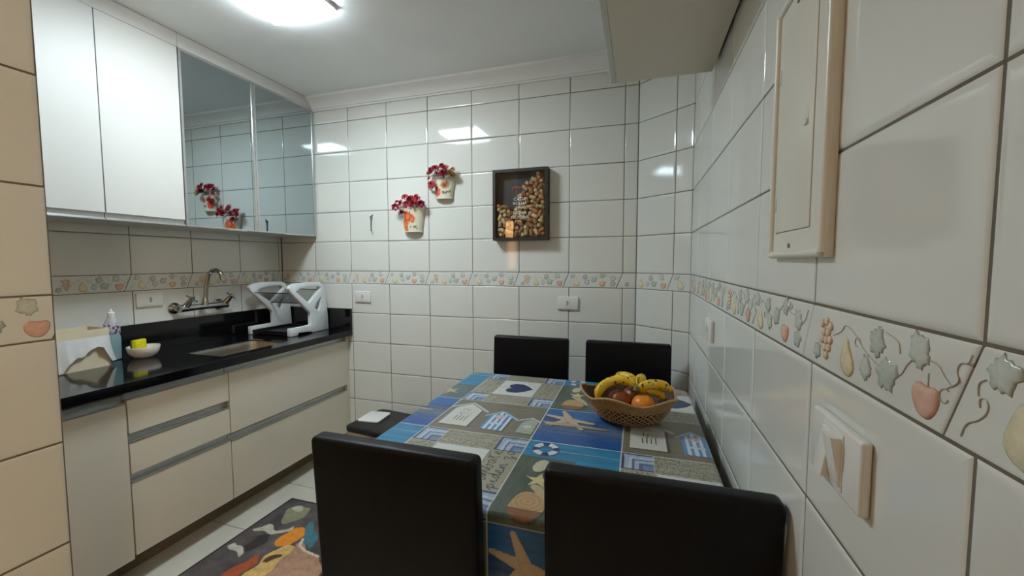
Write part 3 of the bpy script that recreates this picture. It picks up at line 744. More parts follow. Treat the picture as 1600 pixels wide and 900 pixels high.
for li, (out, dz) in enumerate(levels):
    for i in range(N_):
        (a, b), nn_ = perim(i/N_)
        wv = .004*math.sin(i*1.9)+.003*math.sin(i*.73+1)+.002*R.uniform(-1, 1)
        o_ = -out + max(0, wv)*(1 if li > 1 else 0)*(li/3)
        base = bh-.035 if li > 1 else bh-.033
        depth = dz*(1.0+.10*math.sin(i*.9+.4)+.05*math.sin(i*2.1))
        if nn_ == (1, 0):
            ff_ = (b-by0)/(by1-by0); depth *= 1.25-.85*min(1, ff_*1.5) if ff_ < .66 else .40+.5*max(0, (ff_-.85)/.15)
        if nn_ == (0, 1): depth *= .95; o_ += .012*(li/5)
        if li <= 1: o_ = .0015
        vs.append((a+nn_[0]*max(.0015, o_), b+nn_[1]*max(.0015, o_), max(CT+.004, CT+base+depth)))
fs = [(k*N_+i, k*N_+(i+1) % N_, (k+1)*N_+(i+1) % N_, (k+1)*N_+i) for k in range(len(levels)-1) for i in range(N_)]
bag.add(vs, fs); o = bag.build('plastic_bag', mat('white_film', srgb(226, 228, 226), 0.28, var=.06, scale=30, trans=.12), t, smooth=True, angle=70)
# detergent bottle
t = thing('detergent_bottle', 'clear plastic dish soap bottle with blue liquid behind the box', 'bottle', (0.083, -1.058, CT))
bc = (0.083, -1.062, CT)
MB().lathe([(.024, .0005), (.029, .004), (.030, .06), (.030, .105), (.027, .125)], bc, 20).build('lower_body', mat('blue_soap', srgb(168, 200, 206), 0.12, var=.05, trans=.35), t, smooth=True)
MB().lathe([(.0272, .125), (.030, .132), (.030, .17), (.0275, .176)], bc, 20, cap=(False, False)).build('label_band', mat('bottle_label', (1, 1, 1), .4, attr=False, var=.0), t, smooth=True)
lb = bpy.data.materials['bottle_label']; nt = lb.node_tree; bs = nt.nodes['Principled BSDF']
ns = nt.nodes.new('ShaderNodeTexNoise'); ns.inputs['Scale'].default_value = 90; rp = nt.nodes.new('ShaderNodeValToRGB')
rp.color_ramp.interpolation = 'CONSTANT'; rp.color_ramp.elements[0].color = (*srgb(70, 62, 84), 1); rp.color_ramp.elements[1].color = (*srgb(206, 202, 214), 1); rp.color_ramp.elements[1].position = .48
e_ = rp.color_ramp.elements.new(.60); e_.color = (*srgb(170, 70, 84), 1)
e_ = rp.color_ramp.elements.new(.64); e_.color = (*srgb(196, 194, 212), 1)
tc_ = nt.nodes.new('ShaderNodeTexCoord'); nt.links.new(tc_.outputs['Object'], ns.inputs['Vector']); nt.links.new(ns.outputs['Fac'], rp.inputs['Fac']); nt.links.new(rp.outputs['Color'], bs.inputs['Base Color'])
MB().lathe([(.027, .176), (.022, .19), (.016, .20), (.013, .206)], bc, 20).build('shoulder', mat('clear_plastic', srgb(222, 224, 226), 0.15, var=.02, trans=.4), t, smooth=True)
MB().lathe([(.014, .206), (.014, .226), (.010, .230), (.006, .232), (.005, .243), (.003, .245)], bc, 18).build('cap', mat('clear_cap', srgb(226, 226, 224), 0.3, var=.02), t, smooth=True)
# bowl with sponge
t = thing('soap_bowl', 'small white ceramic bowl on the counter left of the sink', 'bowl', (0.165, -0.985, CT))
pr_ = [(.030, .0005), (.034, .002), (.050, .014), (.060, .032), (.064, .052), (.0635, .056), (.060, .055), (.056, .034), (.045, .018), (.001, .009)]
MB().lathe(pr_, (0.165, -0.985, CT), 32).build('bowl_body', mat('white_ceramic', srgb(238, 234, 226), 0.2, var=.02), t, smooth=True, angle=60)
t = thing('sponge', 'yellow and green dish sponge standing in the white bowl', 'sponge', (0.160, -0.998, CT+.02), rz=0.35)
x_, y_, z_ = 0.160, -0.998, CT+.024
Ms = Matrix.Translation((x_, y_, z_)) @ Matrix.Rotation(.35, 4, 'Z')
sp_ = MB().box(-.013, -.030, .0, .010, .030, .066)
sp_.v = [tuple(Ms @ Vector(p)) for p in sp_.v]; sp_.build('foam', mat('yellow_foam', srgb(232, 220, 20), .9, var=.25, scale=160, bump=.5, bscale=250), t, bevel=.004)
sp_ = MB().box(-.020, -.030, .0, -.0135, .030, .066); sp_.v = [tuple(Ms @ Vector(p)) for p in sp_.v]
sp_.build('scour_pad', mat('green_pad', srgb(46, 92, 44), .95, var=.4, scale=300, bump=.4, bscale=400), t, bevel=.002)

# dish rack
M_rackp = mat('rack_plastic', srgb(226, 232, 234), 0.28, var=.03, scale=20)
M_wire = mat('dark_wire', srgb(62, 60, 58), 0.35, metal=.6, var=.1)
t = thing('dish_rack', 'white plastic folding dish rack with dark wire shelf on counter', 'dish rack', (0.255, -0.2, CT))
D_ = 1.24
outer = [(-.354, -.353), (-.354, -.4035), (-.296, -.4035), (-.290, -.388), (-.185, -.396), (-.175, -.4035), (-.028, -.4035), (-.033, -.30), (-.045, -.17), (-.058, -.112), (-.075, -.086), (-.098, -.074), (-.21, -.070), (-.30, -.073), (-.338, -.083), (-.352, -.100), (-.345, -.121), (-.186, -.272), (-.186, -.352)]
h1 = [(-.300, -.124), (-.270, -.109), (-.20, -.099), (-.119, -.098), (-.094, -.106), (-.096, -.122), (-.196, -.208)]
h2 = [(-.092, -.172), (-.152, -.234), (-.112, -.270), (-.096, -.232)]
def fill_with_holes(poly, holes, fn, t0, t1):
    bm = bmesh.new()
    for ring in [poly]+holes:
        vs = [bm.verts.new(fn(a, b, t0)) for a, b in ring]
        for i in range(len(vs)): bm.edges.new((vs[i], vs[(i+1) % len(vs)]))
    bmesh.ops.triangle_fill(bm, use_beauty=True, use_dissolve=False, edges=bm.edges[:])
    ret = bmesh.ops.extrude_face_region(bm, geom=bm.faces[:])
    d = Vector(fn(0, 0, t1))-Vector(fn(0, 0, t0))
    bmesh.ops.translate(bm, verts=[g for g in ret['geom'] if isinstance(g, bmesh.types.BMVert)], vec=d)
    bmesh.ops.recalc_face_normals(bm, faces=bm.faces[:])
    mb = MB(); bm.verts.index_update(); mb.add([tuple(v.co) for v in bm.verts], [tuple(v.index for v in f.verts) for f in bm.faces]); bm.free()
    return mb
for xa, xb in ((0.078, 0.104), (0.398, 0.426)):
    fill_with_holes(outer, [h1, h2], lambda a, b, q: (q, a, b+D_), xa, xb).build('side_frame', M_rackp, t, bevel=.003, seg=2)
B(0.1045, -.345, CT+.006, .3975, -.05, CT+.012).box(.1045, -.345, CT+.0125, .3975, -.338, CT+.030).box(.1045, -.057, CT+.0125, .3975, -.05, CT+.030).box(.1045, -.3375, CT+.0125, .110, -.0575, CT+.030).box(.392, -.3375, CT+.0125, .3975, -.0575, CT+.030).build('drip_tray', M_black, t)
for pth in ([(-.318, 1.105)], [(-.20, 1.030)], [(-.075, 1.115)]):
    yy, zz_ = pth[0]; MB().tube([(.104, yy, zz_), (.398, yy, zz_)], .0028, 8).build('cross_bar', M_wire, t, smooth=True)
for i in range(20):
    x = .114+i*(.275/19)
    MB().tube([(x, -.318, 1.108), (x, -.200, 1.033), (x, -.195, 1.033), (x, -.075, 1.118)], .0016, 6).build('wire', M_wire, t, smooth=True)

# ------------------------------------------------------------------ bin with lid, tray on it
t = thing('waste_bin', 'low cream bin with black lid on floor by the back wall', 'bin', (1.05, -.285, 0), rz=-.12)
def rel(mb, M): mb.v = [tuple(M @ Vector(p)) for p in mb.v]; return mb
Mb = Matrix.Translation((1.05, -.285, 0)) @ Matrix.Rotation(-.12, 4, 'Z')
body = MB(); pr2 = [(.80, .004), (.86, .02), (.96, .31), (.965, .318)]
vs = []; ring = rrect(-.17, -.155, .17, .155, .03)
for s_, z in pr2: vs += [(a*s_, b*s_, z) for a, b in ring]
n = len(ring)
body.add(vs, [(k*n+i, k*n+(i+1) % n, (k+1)*n+(i+1) % n, (k+1)*n+i) for k in range(3) for i in range(n)]+[tuple(range(n))[::-1]])
rel(body, Mb).build('bin_body', mat('bin_cream', srgb(222, 206, 180), .4, var=.1, scale=8), t, smooth=True)
lid = MB(); vs = []
for s_, z in ((.99, .3185), (1.0, .322), (1.0, .345), (.97, .350)): vs += [(a*s_, b*s_, z) for a, b in ring]
lid.add(vs, [(k*n+i, k*n+(i+1) % n, (k+1)*n+(i+1) % n, (k+1)*n+i) for k in range(3) for i in range(n)]+[tuple(range(n))[::-1], tuple(3*n+i for i in range(n))])
rel(lid, Mb).build('lid', M_black, t, smooth=True)
rel(MB().box(.02, -.175, .285, .06, -.150, .310), Mb).build('latch', M_black, t, bevel=.004)
rel(MB().box(-.06, -.168, .001, .06, -.12, .016), Mb).build('pedal', M_black, t, bevel=.004)
mb = MB().prism(rrect(-.07, -.078, .07, .078, .014), lambda a, b, q: (a, b, q), 0, .009)
Mt = Matrix.Translation((.957, -.262, .3505)) @ Matrix.Rotation(.08, 4, 'Z')
rel(mb, Mt); o = mb.build('flat_tray', M_whitep, bevel=.002); tag(o, 'flat white rounded tray lying on the black bin lid', 'tray')

# ------------------------------------------------------------------ printed surfaces: colour by position, drawn with numpy
def inpoly(P, poly):
    x, y = P[:, 0], P[:, 1]; res = np.zeros(len(P), bool); n = len(poly)
    for i in range(n):
        x0, y0 = poly[i-1]; x1, y1 = poly[i]
        c = ((y0 > y) != (y1 > y))
        with np.errstate(divide='ignore', invalid='ignore'):
            res ^= c & (x < (x1-x0)*(y-y0)/(y1-y0+1e-12)+x0)
    return res
def segd(P, a, b):
    a = np.array(a); b = np.array(b); d = b-a; t_ = np.clip(((P-a)@d)/(d@d+1e-12), 0, 1)
    return np.linalg.norm(P-(a+t_[:, None]*d), axis=1)
def polyd(P, pts):
    r = np.full(len(P), 9.0)
    for i in range(len(pts)-1): r = np.minimum(r, segd(P, pts[i], pts[i+1]))
    return r
def vnoise(P, f, seed=0):
    r = np.zeros(len(P)); g = np.random.default_rng(seed)
    for k in range(5):
        a = g.uniform(-1, 1, 2)*f*(1.6**k)*.5; ph = g.uniform(0, 6.28)
        r += np.sin(P@a*6.28+ph+1.7*np.sin(P@(a[::-1]*np.array([1, -1]))*3.1+ph*2))/(1.3**k)
    return r/3
def star_poly(cx, cy, r, rot=0, inner=.38, n=5):
    return [(cx+(r if i % 2 == 0 else r*inner)*math.cos(pi*i/n+rot), cy+(r if i % 2 == 0 else r*inner)*math.sin(pi*i/n+rot)) for i in range(2*n)]
def put(col, m_, c, a=1.0):
    col[m_] = col[m_]*(1-a)+np.array(srgb(*c))*a
# single-stroke script letters (unit em, baseline 0) for the handwriting printed on the cloth
GL = {'c': [[(.5, .5), (.3, .6), (.1, .35), (.2, .05), (.5, .15), (.6, .25)]], 'o': [[(.45, .55), (.15, .5), (.1, .15), (.35, 0), (.55, .25), (.45, .55), (.7, .5)]],
      'm': [[(.0, .1), (.1, .55), (.12, .0), (.2, .45), (.32, .55), (.36, .0), (.45, .45), (.58, .55), (.62, .05), (.75, .15)]],
      'b': [[(.0, .2), (.3, .9), (.25, 1.1), (.12, .9), (.12, .1), (.35, 0), (.5, .25), (.35, .5), (.65, .45)]],
      'a': [[(.5, .5), (.2, .55), (.1, .2), (.3, .02), (.5, .5), (.5, .1), (.65, .15)]], 't': [[(.1, .3), (.3, 1.0), (.25, .1), (.45, .1)], [(.1, .68), (.5, .72)]],
      'e': [[(.05, .2), (.4, .35), (.35, .6), (.12, .4), (.2, .05), (.55, .15)]], 'p': [[(.0, .2), (.2, .55), (.15, -.5), (.18, .4), (.4, .55), (.5, .2), (.2, .05)]],
      'i': [[(.0, .15), (.2, .55), (.2, .08), (.4, .15)], [(.24, .78), (.25, .82)]], 'd': [[(.5, .45), (.2, .5), (.1, .15), (.35, .05), (.55, 1.1), (.5, .1), (.65, .15)]],
      'n': [[(.0, .1), (.12, .55), (.14, .0), (.25, .45), (.42, .55), (.45, .05), (.6, .15)]], 'z': [[(.05, .5), (.45, .55), (.15, .1), (.4, .0), (.35, -.4), (.1, -.3), (.55, .2)]],
      ' ': []}
def script(P, word, org, ex, ey, size):
    """distance field of a word; org baseline start, ex reading direction, ey up"""
    r = np.full(len(P), 9.0); pen = 0
    for ch in word:
        for st in GL[ch]:
            q = list(st)
            for _ in range(2):
                q = [q[0]]+[((q[i][0]*.75+q[i+1][0]*.25, q[i][1]*.75+q[i+1][1]*.25) if k == 0 else (q[i][0]*.25+q[i+1][0]*.75, q[i][1]*.25+q[i+1][1]*.75)) for i in range(len(q)-1) for k in (0, 1)]+[q[-1]]
            pts = [(org[0]+(ex[0]*(a+pen)+ey[0]*b)*size, org[1]+(ex[1]*(a+pen)+ey[1]*b)*size) for a, b in q]
            r = np.minimum(r, polyd(P, pts))
        pen += {'m': .75, 'i': .4, ' ': .5}.get(ch, .62)
    return r
def cloth_color(X, Y):
    x = (X-1.825) % 0.623+1.825; y = (Y+1.163) % 0.668-1.163
    P = np.stack([x, y], 1); Q = np.stack([X, Y], 1)
    col = np.zeros((len(x), 3))
    wood = vnoise(np.stack([x*6, y*60], 1), 1.0, 3)          # planks run along x
    grain = vnoise(np.stack([x*90, y*14], 1), 1.0, 8)
    fine = vnoise(P*400, 1.0, 5)
    gray = x < 2.178; blue = ~gray
    houses = y < -0.885
    # ---------- grey columns: beach huts
    g = gray & houses
    put(col, g, (128, 122, 106)); col[g] *= (1+.13*wood[g]+.05*fine[g])[:, None]
    def hut(body, roof, base, shadow=(84, 80, 70)):
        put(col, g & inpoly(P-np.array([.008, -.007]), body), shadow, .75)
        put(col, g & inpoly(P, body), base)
    hut([(1.847, -1.125), (1.951, -1.126), (1.950, -.980), (1.895, -.918), (1.847, -.975)], 0, (222, 222, 212))
    for k in range(4):
        xx = 1.884+k*.0125; put(col, g & (np.abs(x-xx) < .0021) & (y > -1.086) & (y < -1.045+.008*(k % 2)), (90, 88, 80))
        put(col, g & (np.abs(x-xx-.003) < .0012) & (y > -1.035) & (y < -1.012), (110, 108, 100))
    put(col, g & (np.abs(np.hypot(x-1.888, y+.985)-.009) < .0013), (120, 120, 112)); put(col, g & (np.abs(np.hypot(x-1.910, y+.985)-.009) < .0013) & (x < 1.913), (120, 120, 112))
    put(col, g & (polyd(P, [(1.826, -.972), (1.893, -.914), (1.974, -.986)]) < .0058), (196, 202, 204))
    put(col, g & (polyd(P, [(1.830, -.979), (1.893, -.923), (1.966, -.990)]) < .0022), (130, 132, 130))
    hut([(1.996, -1.126), (2.073, -1.127), (2.076, -1.015), (2.030, -.974), (1.996, -1.018)], 0, (226, 232, 234))
    b2 = inpoly(P, [(1.996, -1.126), (2.073, -1.127), (2.076, -1.015), (2.030, -.974), (1.996, -1.018)])
    put(col, g & b2 & (((x-1.996) % .0195) < .0098), (84, 150, 214)); put(col, g & b2 & (np.abs(y+1.075) < .006) & (np.abs(x-2.035) < .022), (210, 226, 236))
    put(col, g & b2 & (np.abs(np.hypot(x-2.034, y+1.018)-.012) < .005), (226, 190, 182))
    put(col, g & (polyd(P, [(1.982, -1.016), (2.028, -.967), (2.093, -1.022)]) < .0055), (146, 196, 222))
    b3p = [(2.119, -1.123), (2.171, -1.126), (2.172, -1.029), (2.144, -1.003), (2.119, -1.042)]
    hut(b3p, 0, (186, 192, 182)); b3 = inpoly(P, b3p)
    put(col, g & b3 & (((y+1.126) % .014) < .004), (150, 160, 152)); put(col, g & b3 & (np.hypot(x-2.145, y+1.07) < .014), (206, 212, 206))
    put(col, g & (polyd(P, [(2.101, -1.031), (2.144, -.996), (2.177, -1.024)]) < .0045), (190, 202, 204))
    # ---------- grey columns: heart patch
    h = gray & ~houses
    put(col, h, (176, 172, 152)); col[h] *= (1+.07*fine[h]+.06*wood[h])[:, None]
    a = (x-1.825)/.353; b = (y+.885)/.39
    ca = np.minimum(a, 1-a); cb = np.minimum(b, 1-b)
    # handwriting loops on the strips
    for ax_, per in ((0, .0245), (1, .0245)):
        s_ = (x if ax_ == 0 else y)*1.0; q_ = (y if ax_ == 0 else x); ln = np.floor(q_/per)
        strip = h & ((cb < .25) if ax_ == 0 else (cb >= .25))
        v_ = (q_ % per)-per/2
        # cursive: a looping trochoid, drawn as the nearest of its sampled points
        wob = .5+.5*np.sin(s_*55+ln*2.7)
        for dph in (0, .5):
            cell = .0150; k_ = np.floor(s_/cell+dph); cx2 = (k_+.5-dph)*cell+.003*np.sin(k_*12.9+ln*4.1); hgt = .0055+.0045*np.abs(np.sin(k_*7.3+ln*3.3))
            d_ = np.hypot((s_-cx2-.35*v_)/.0052, (v_-.0015*np.sin(k_*3.7))/hgt)
            put(col, strip & (np.abs(d_-1) < .14) & (np.sin(k_*5.1+ln*9.7+dph*7) > -.35), (88, 84, 70), .85)
        put(col, strip & (np.abs(v_+.005-.0025*np.sin(s_*300+ln)) < .0010) & (np.sin(s_*38+ln*2.2) > -.6), (96, 92, 78), .8)
    # large legible words beside the heart, on the patch next to the near edge
    big = (gray & ~houses & (Y < -1.2) & (X > 2.095) & (X < 2.176) & (Y < -1.25) & (Y > -1.46))
    put(col, big, (170, 166, 146)); 
    if big.any():
        idx = np.where(big)[0]; Pb = Q[idx]
        for wd_, ox in (('combate', 2.128), ('piden za', 2.164)):
            d_ = script(Pb, wd_, (ox, -1.452), (0, 1), (-1, 0), .044)
            col[idx[d_ < .0018]] = srgb(66, 62, 54)
    # white centre and heart
    ctr = h & (ca > .265) & (cb > .255)
    put(col, ctr, (224, 226, 222)); put(col, ctr & (np.abs(b-.5) < .006) & (a < .42), (176, 176, 160))
    hx = (x-2.012)/.052; hy = (y+.692)/.064
    hv = [(2.068, -.690), (2.040, -.655), (2.010, -.632), (1.975, -.632), (1.955, -.655), (1.962, -.682), (1.975, -.692), (1.962, -.702), (1.955, -.728), (1.975, -.752), (2.010, -.750), (2.040, -.728)]
    put(col, ctr & inpoly(P, hv), (40, 54, 104)); 
    # corner squares: nested pale blue frames
    sq = h & (ca < .245) & (cb < .24)
    lu = np.where(a < .5, a, 1-a)/.245; lv = np.where(b < .5, b, 1-b)/.24
    lu2 = np.where(a < .5, a/.245, (a-.755)/.245); lv2 = np.where(b < .5, b/.24, (b-.76)/.24)
    nest = np.minimum(lu2, 1-lv2)*1.0+.02*grain
    put(col, sq, (66, 84, 118)); put(col, sq & (nest > .10), (172, 192, 216)); put(col, sq & (nest > .24), (206, 216, 226)); put(col, sq & (nest > .34), (106, 130, 168)); put(col, sq & (nest > .42), (184, 200, 220)); put(col, sq & (nest > .56), (96, 122, 164)); put(col, sq & (nest > .68), (128, 154, 190))
    col[sq] *= (1+.12*grain[sq])[:, None]
    put(col, sq & (lv2 < .06), (40, 50, 74)); put(col, sq & (lu2 < .05), (44, 54, 78))
    for e_, w_ in ((np.abs(ca-.245)*.353, cb < .245), (np.abs(cb-.245)*.39, ca < .25), (np.abs(ca-.262)*.353, cb > .25), (np.abs(cb-.252)*.39, ca > .26)):
        put(col, h & w_ & (e_ < .0012), (214, 216, 206), .8)
    # ---------- blue columns
    s = blue & houses       # starfish on deep blue planks
    f = (y+1.163)/.278
    base = np.array(srgb(34, 84, 150))[None]*np.clip(1.25-.6*np.abs(f-.1), .3, 1.3)[:, None]
    mid = np.array(srgb(112, 128, 142))[None]
    k = np.clip(1-np.abs(f-.45)/.30, 0, 1)[:, None]*(.75+.55*wood[:, None]+.3*grain[:, None])
    k = np.clip(k, 0, 1)
    cc = base*(1-k)+mid*k
    cc = np.where((f > .72)[:, None], np.array(srgb(46, 110, 178))[None], cc)
    cc = cc*(1+.16*wood+.05*fine)[:, None]
    col[s] = cc[s]
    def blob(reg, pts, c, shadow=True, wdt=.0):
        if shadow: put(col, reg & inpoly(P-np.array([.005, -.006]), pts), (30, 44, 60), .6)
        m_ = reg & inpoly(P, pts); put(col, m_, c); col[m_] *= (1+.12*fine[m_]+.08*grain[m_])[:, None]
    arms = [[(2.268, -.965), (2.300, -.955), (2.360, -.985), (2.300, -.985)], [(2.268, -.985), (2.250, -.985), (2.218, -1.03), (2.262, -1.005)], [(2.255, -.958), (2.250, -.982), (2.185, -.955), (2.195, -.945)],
            [(2.252, -.955), (2.275, -.952), (2.243, -.900), (2.232, -.900)], [(2.272, -.958), (2.262, -.990), (2.310, -1.035), (2.322, -1.028)]]
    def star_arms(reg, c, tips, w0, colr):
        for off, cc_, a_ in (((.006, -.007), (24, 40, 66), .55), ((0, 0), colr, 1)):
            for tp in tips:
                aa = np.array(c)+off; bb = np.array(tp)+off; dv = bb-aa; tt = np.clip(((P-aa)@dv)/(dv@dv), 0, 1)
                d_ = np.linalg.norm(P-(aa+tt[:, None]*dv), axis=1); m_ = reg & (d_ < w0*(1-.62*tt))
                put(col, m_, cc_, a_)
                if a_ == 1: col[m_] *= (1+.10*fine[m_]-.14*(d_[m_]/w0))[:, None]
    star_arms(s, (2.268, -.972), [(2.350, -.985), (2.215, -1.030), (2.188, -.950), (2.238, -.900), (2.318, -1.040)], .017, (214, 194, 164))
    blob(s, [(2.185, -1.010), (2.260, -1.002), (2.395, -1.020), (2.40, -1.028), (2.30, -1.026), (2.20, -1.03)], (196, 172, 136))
    t_ = blue & ~houses
    lb_ = t_ & (y > -.592)     # lifebuoy strip (next to the hut row line)
    put(col, lb_, (44, 136, 182)); col[lb_] *= (1+.22*wood[lb_]+.05*fine[lb_])[:, None]
    sh = t_ & ~(y > -.592)
    put(col, sh, (92, 104, 92)); col[sh] *= (1+.22*grain[sh]+.08*fine[sh])[:, None]
    cy2 = sh & (x > 2.315+.02*np.sin(y*40)) & (y > -.70); put(col, cy2, (46, 142, 184)); col[cy2] *= (1+.25*wood[cy2])[:, None]
    sd = sh & (x > 2.315) & (y <= -.70); put(col, sd, (96, 116, 124)); col[sd] *= (1+.2*grain[sd])[:, None]
    tb = t_
    put(col, lb_ & (np.abs(y+.545) < .0016) & (x > 2.27), (206, 216, 214))
    rx = (x-2.238)/.038; ry = (y+.541)/.040; rr = np.hypot(rx, ry); an = (np.arctan2(ry, rx)/(2*pi)*4+.12) % 1
    ring_ = tb & (rr < 1) & (rr > .52)
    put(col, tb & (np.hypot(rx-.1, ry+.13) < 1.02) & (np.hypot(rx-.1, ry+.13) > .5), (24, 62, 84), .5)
    put(col, ring_, (226, 228, 226)); put(col, ring_ & (an < .42), (40, 60, 112))
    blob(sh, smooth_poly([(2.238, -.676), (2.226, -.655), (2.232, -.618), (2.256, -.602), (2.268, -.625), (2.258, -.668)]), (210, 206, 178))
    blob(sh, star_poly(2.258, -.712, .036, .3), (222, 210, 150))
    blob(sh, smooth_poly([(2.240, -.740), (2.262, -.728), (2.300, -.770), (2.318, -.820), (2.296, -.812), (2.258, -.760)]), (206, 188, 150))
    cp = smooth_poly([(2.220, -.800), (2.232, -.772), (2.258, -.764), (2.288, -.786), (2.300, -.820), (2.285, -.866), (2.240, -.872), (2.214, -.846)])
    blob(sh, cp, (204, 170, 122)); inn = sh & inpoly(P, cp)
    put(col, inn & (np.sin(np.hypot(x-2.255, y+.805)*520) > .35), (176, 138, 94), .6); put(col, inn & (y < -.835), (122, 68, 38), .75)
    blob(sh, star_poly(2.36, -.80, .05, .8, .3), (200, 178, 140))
    # ---------- white rules of the patchwork
    col = col*(1+.05*vnoise(P*900, 1, 11))[:, None]
    for c_, w_ in ((1.825, .0017), (2.178, .0017), (2.448, .0017)): put(col, np.abs(x-c_) < w_, (214, 218, 212))
    for c_ in (-1.163, -.885, -.495): put(col, np.abs(y-c_) < .0016, (214, 218, 212))
    return np.clip(col*0.80, 0, 1)

def attr_mesh(name, V, F, cols, matl, parent=None, smooth=True, M=None):
    me = bpy.data.meshes.new(name)
    me.vertices.add(len(V)); me.vertices.foreach_set('co', np.asarray(V, np.float32).ravel())
    F = np.asarray(F, np.int32); n = len(F); k = F.shape[1]
    me.loops.add(n*k); me.loops.foreach_set('vertex_index', F.ravel())
    me.polygons.add(n); me.polygons.foreach_set('loop_start', np.arange(0, n*k, k, dtype=np.int32))
    me.polygons.foreach_set('loop_total', np.full(n, k, np.int32))
    me.update(calc_edges=True)
    at = me.color_attributes.new('Col', 'FLOAT_COLOR', 'POINT')
    at.data.foreach_set('color', np.concatenate([cols, np.ones((len(cols), 1))], 1).astype(np.float32).ravel())
    me.polygons.foreach_set('use_smooth', np.full(n, smooth)); me.materials.append(matl); me.validate()
    o = bpy.data.objects.new(name, me); link(o, parent); return o
def gridF(nr, nc, off=0):
    i, j = np.meshgrid(np.arange(nr-1), np.arange(nc-1), indexing='ij'); a = (i*nc+j).ravel()+off
    return np.stack([a, a+1, a+nc+1, a+nc], 1)

# ------------------------------------------------------------------ table and cloth
TX0, TX1, TY0, TY1, TZ = 1.715, 2.695, -1.533, -0.497, 0.76
t = thing('dining_table', 'dining table on a black trestle base under the printed cloth', 'table', (2.2, -1.0, 0))
B(TX0+.006, TY0+.006, TZ-.034, TX1-.006, TY1-.006, TZ-.003).build('tabletop', M_black, t, bevel=.004)
for x in (1.92, 2.48):
    B(x-.03, -.96, .04, x+.03, -.89, TZ-.035).build('leg', M_black, t, bevel=.004)
    B(x-.035, -1.12, .001, x+.035, -.73, .039).build('foot', M_black, t, bevel=.006)
B(1.951, -.94, .30, 2.449, -.91, .36).build('stretcher', M_black, t, bevel=.003)
# cloth: flat top inside a rounded border, then a curved shoulder and a hanging skirt
M_cloth = mat('printed_vinyl', (1, 1, 1), 0.33, attr=True, var=.04, scale=40, bump=.04, bscale=60)
st = 0.00185; cr = 0.035; er_ = 0.012
ys = np.concatenate([np.linspace(TY0+er_, TY0+er_+cr, 24)[:-1], np.linspace(TY0+er_+cr, TY1-er_-cr, int((TY1-TY0-2*cr)/st)), np.linspace(TY1-er_-cr, TY1-er_, 24)[1:]])
nc = int((TX1-TX0)/st); fx = np.linspace(0, 1, nc)
dd = np.minimum(ys-(TY0+er_), (TY1-er_)-ys); q_ = np.clip(cr-dd, 0, cr); cut = cr-np.sqrt(np.maximum(cr*cr-q_*q_, 0))
Xl = TX0+er_+cut; Xr = TX1-er_-cut
X = Xl[:, None]+(Xr-Xl)[:, None]*fx[None]; Y = np.repeat(ys[:, None], nc, 1)
V = np.stack([X.ravel(), Y.ravel(), np.full(X.size, TZ)], 1); CO = cloth_color(V[:, 0], V[:, 1])
F = gridF(len(ys), nc)
# perimeter loop (counter clockwise) and its outward normals
def rr_loop(x0, y0, x1, y1, r, step):
    pts = []; nn = []
    for (cx, cy, a0), (ex, ey) in zip(((x1-r, y0+r, -pi/2), (x1-r, y1-r, 0), (x0+r, y1-r, pi/2), (x0+r, y0+r, pi)), ((0, 1), (-1, 0), (0, -1), (1, 0))):
        for k in range(24): th = a0+pi/2*k/24; pts.append((cx+r*math.cos(th), cy+r*math.sin(th))); nn.append((math.cos(th), math.sin(th)))
        L = (y1-y0-2*r) if ex == 0 else (x1-x0-2*r); th = a0+pi/2; px, py = cx+r*math.cos(th), cy+r*math.sin(th)
        for k in range(int(L/step)): pts.append((px+ex*k*step*L/(int(L/step)*step), py+ey*k*step*L/(int(L/step)*step))); nn.append((math.cos(th), math.sin(th)))
    return np.array(pts), np.array(nn)
LP, LN = rr_loop(TX0+er_, TY0+er_, TX1-er_, TY1-er_, cr, st)
prof_ = [(er_*math.sin(a), er_*(math.cos(a)-1), er_*a) for a in np.linspace(0, pi/2, 6)]+[(er_, -er_-d, er_*pi/2+d) for d in np.linspace(.002, .205, 95)]
np_ = len(LP); SV = []; SC = []
arc = np.arange(np_)*st
for o_, dz, s_ in prof_:
    wob = .0025*np.sin(arc*9)*min(1, s_/.15)
    if s_ < .02: wob = wob*0
    wob = np.where(LN[:, 0] > .5, wob*.5, wob)
    p = LP+LN*(o_+wob)[:, None] if hasattr(wob, '__len__') else LP+LN*o_
    SV.append(np.concatenate([p, np.full((np_, 1), TZ+dz)], 1)); e = LP+LN*s_; SC.append(cloth_color(e[:, 0], e[:, 1]))
SV = np.concatenate(SV); SC = np.concatenate(SC)
i, j = np.meshgrid(np.arange(len(prof_)-1), np.arange(np_), indexing='ij'); a = (i*np_+j).ravel(); b = (i*np_+(j+1) % np_).ravel()
SF = np.stack([a+np_, b+np_, b, a], 1)+len(V)
o = attr_mesh('tablecloth', np.concatenate([V, SV]), np.concatenate([F, SF]), np.concatenate([CO, SC]), M_cloth)
tag(o, 'blue and grey seaside patchwork vinyl tablecloth covering the table', 'tablecloth')

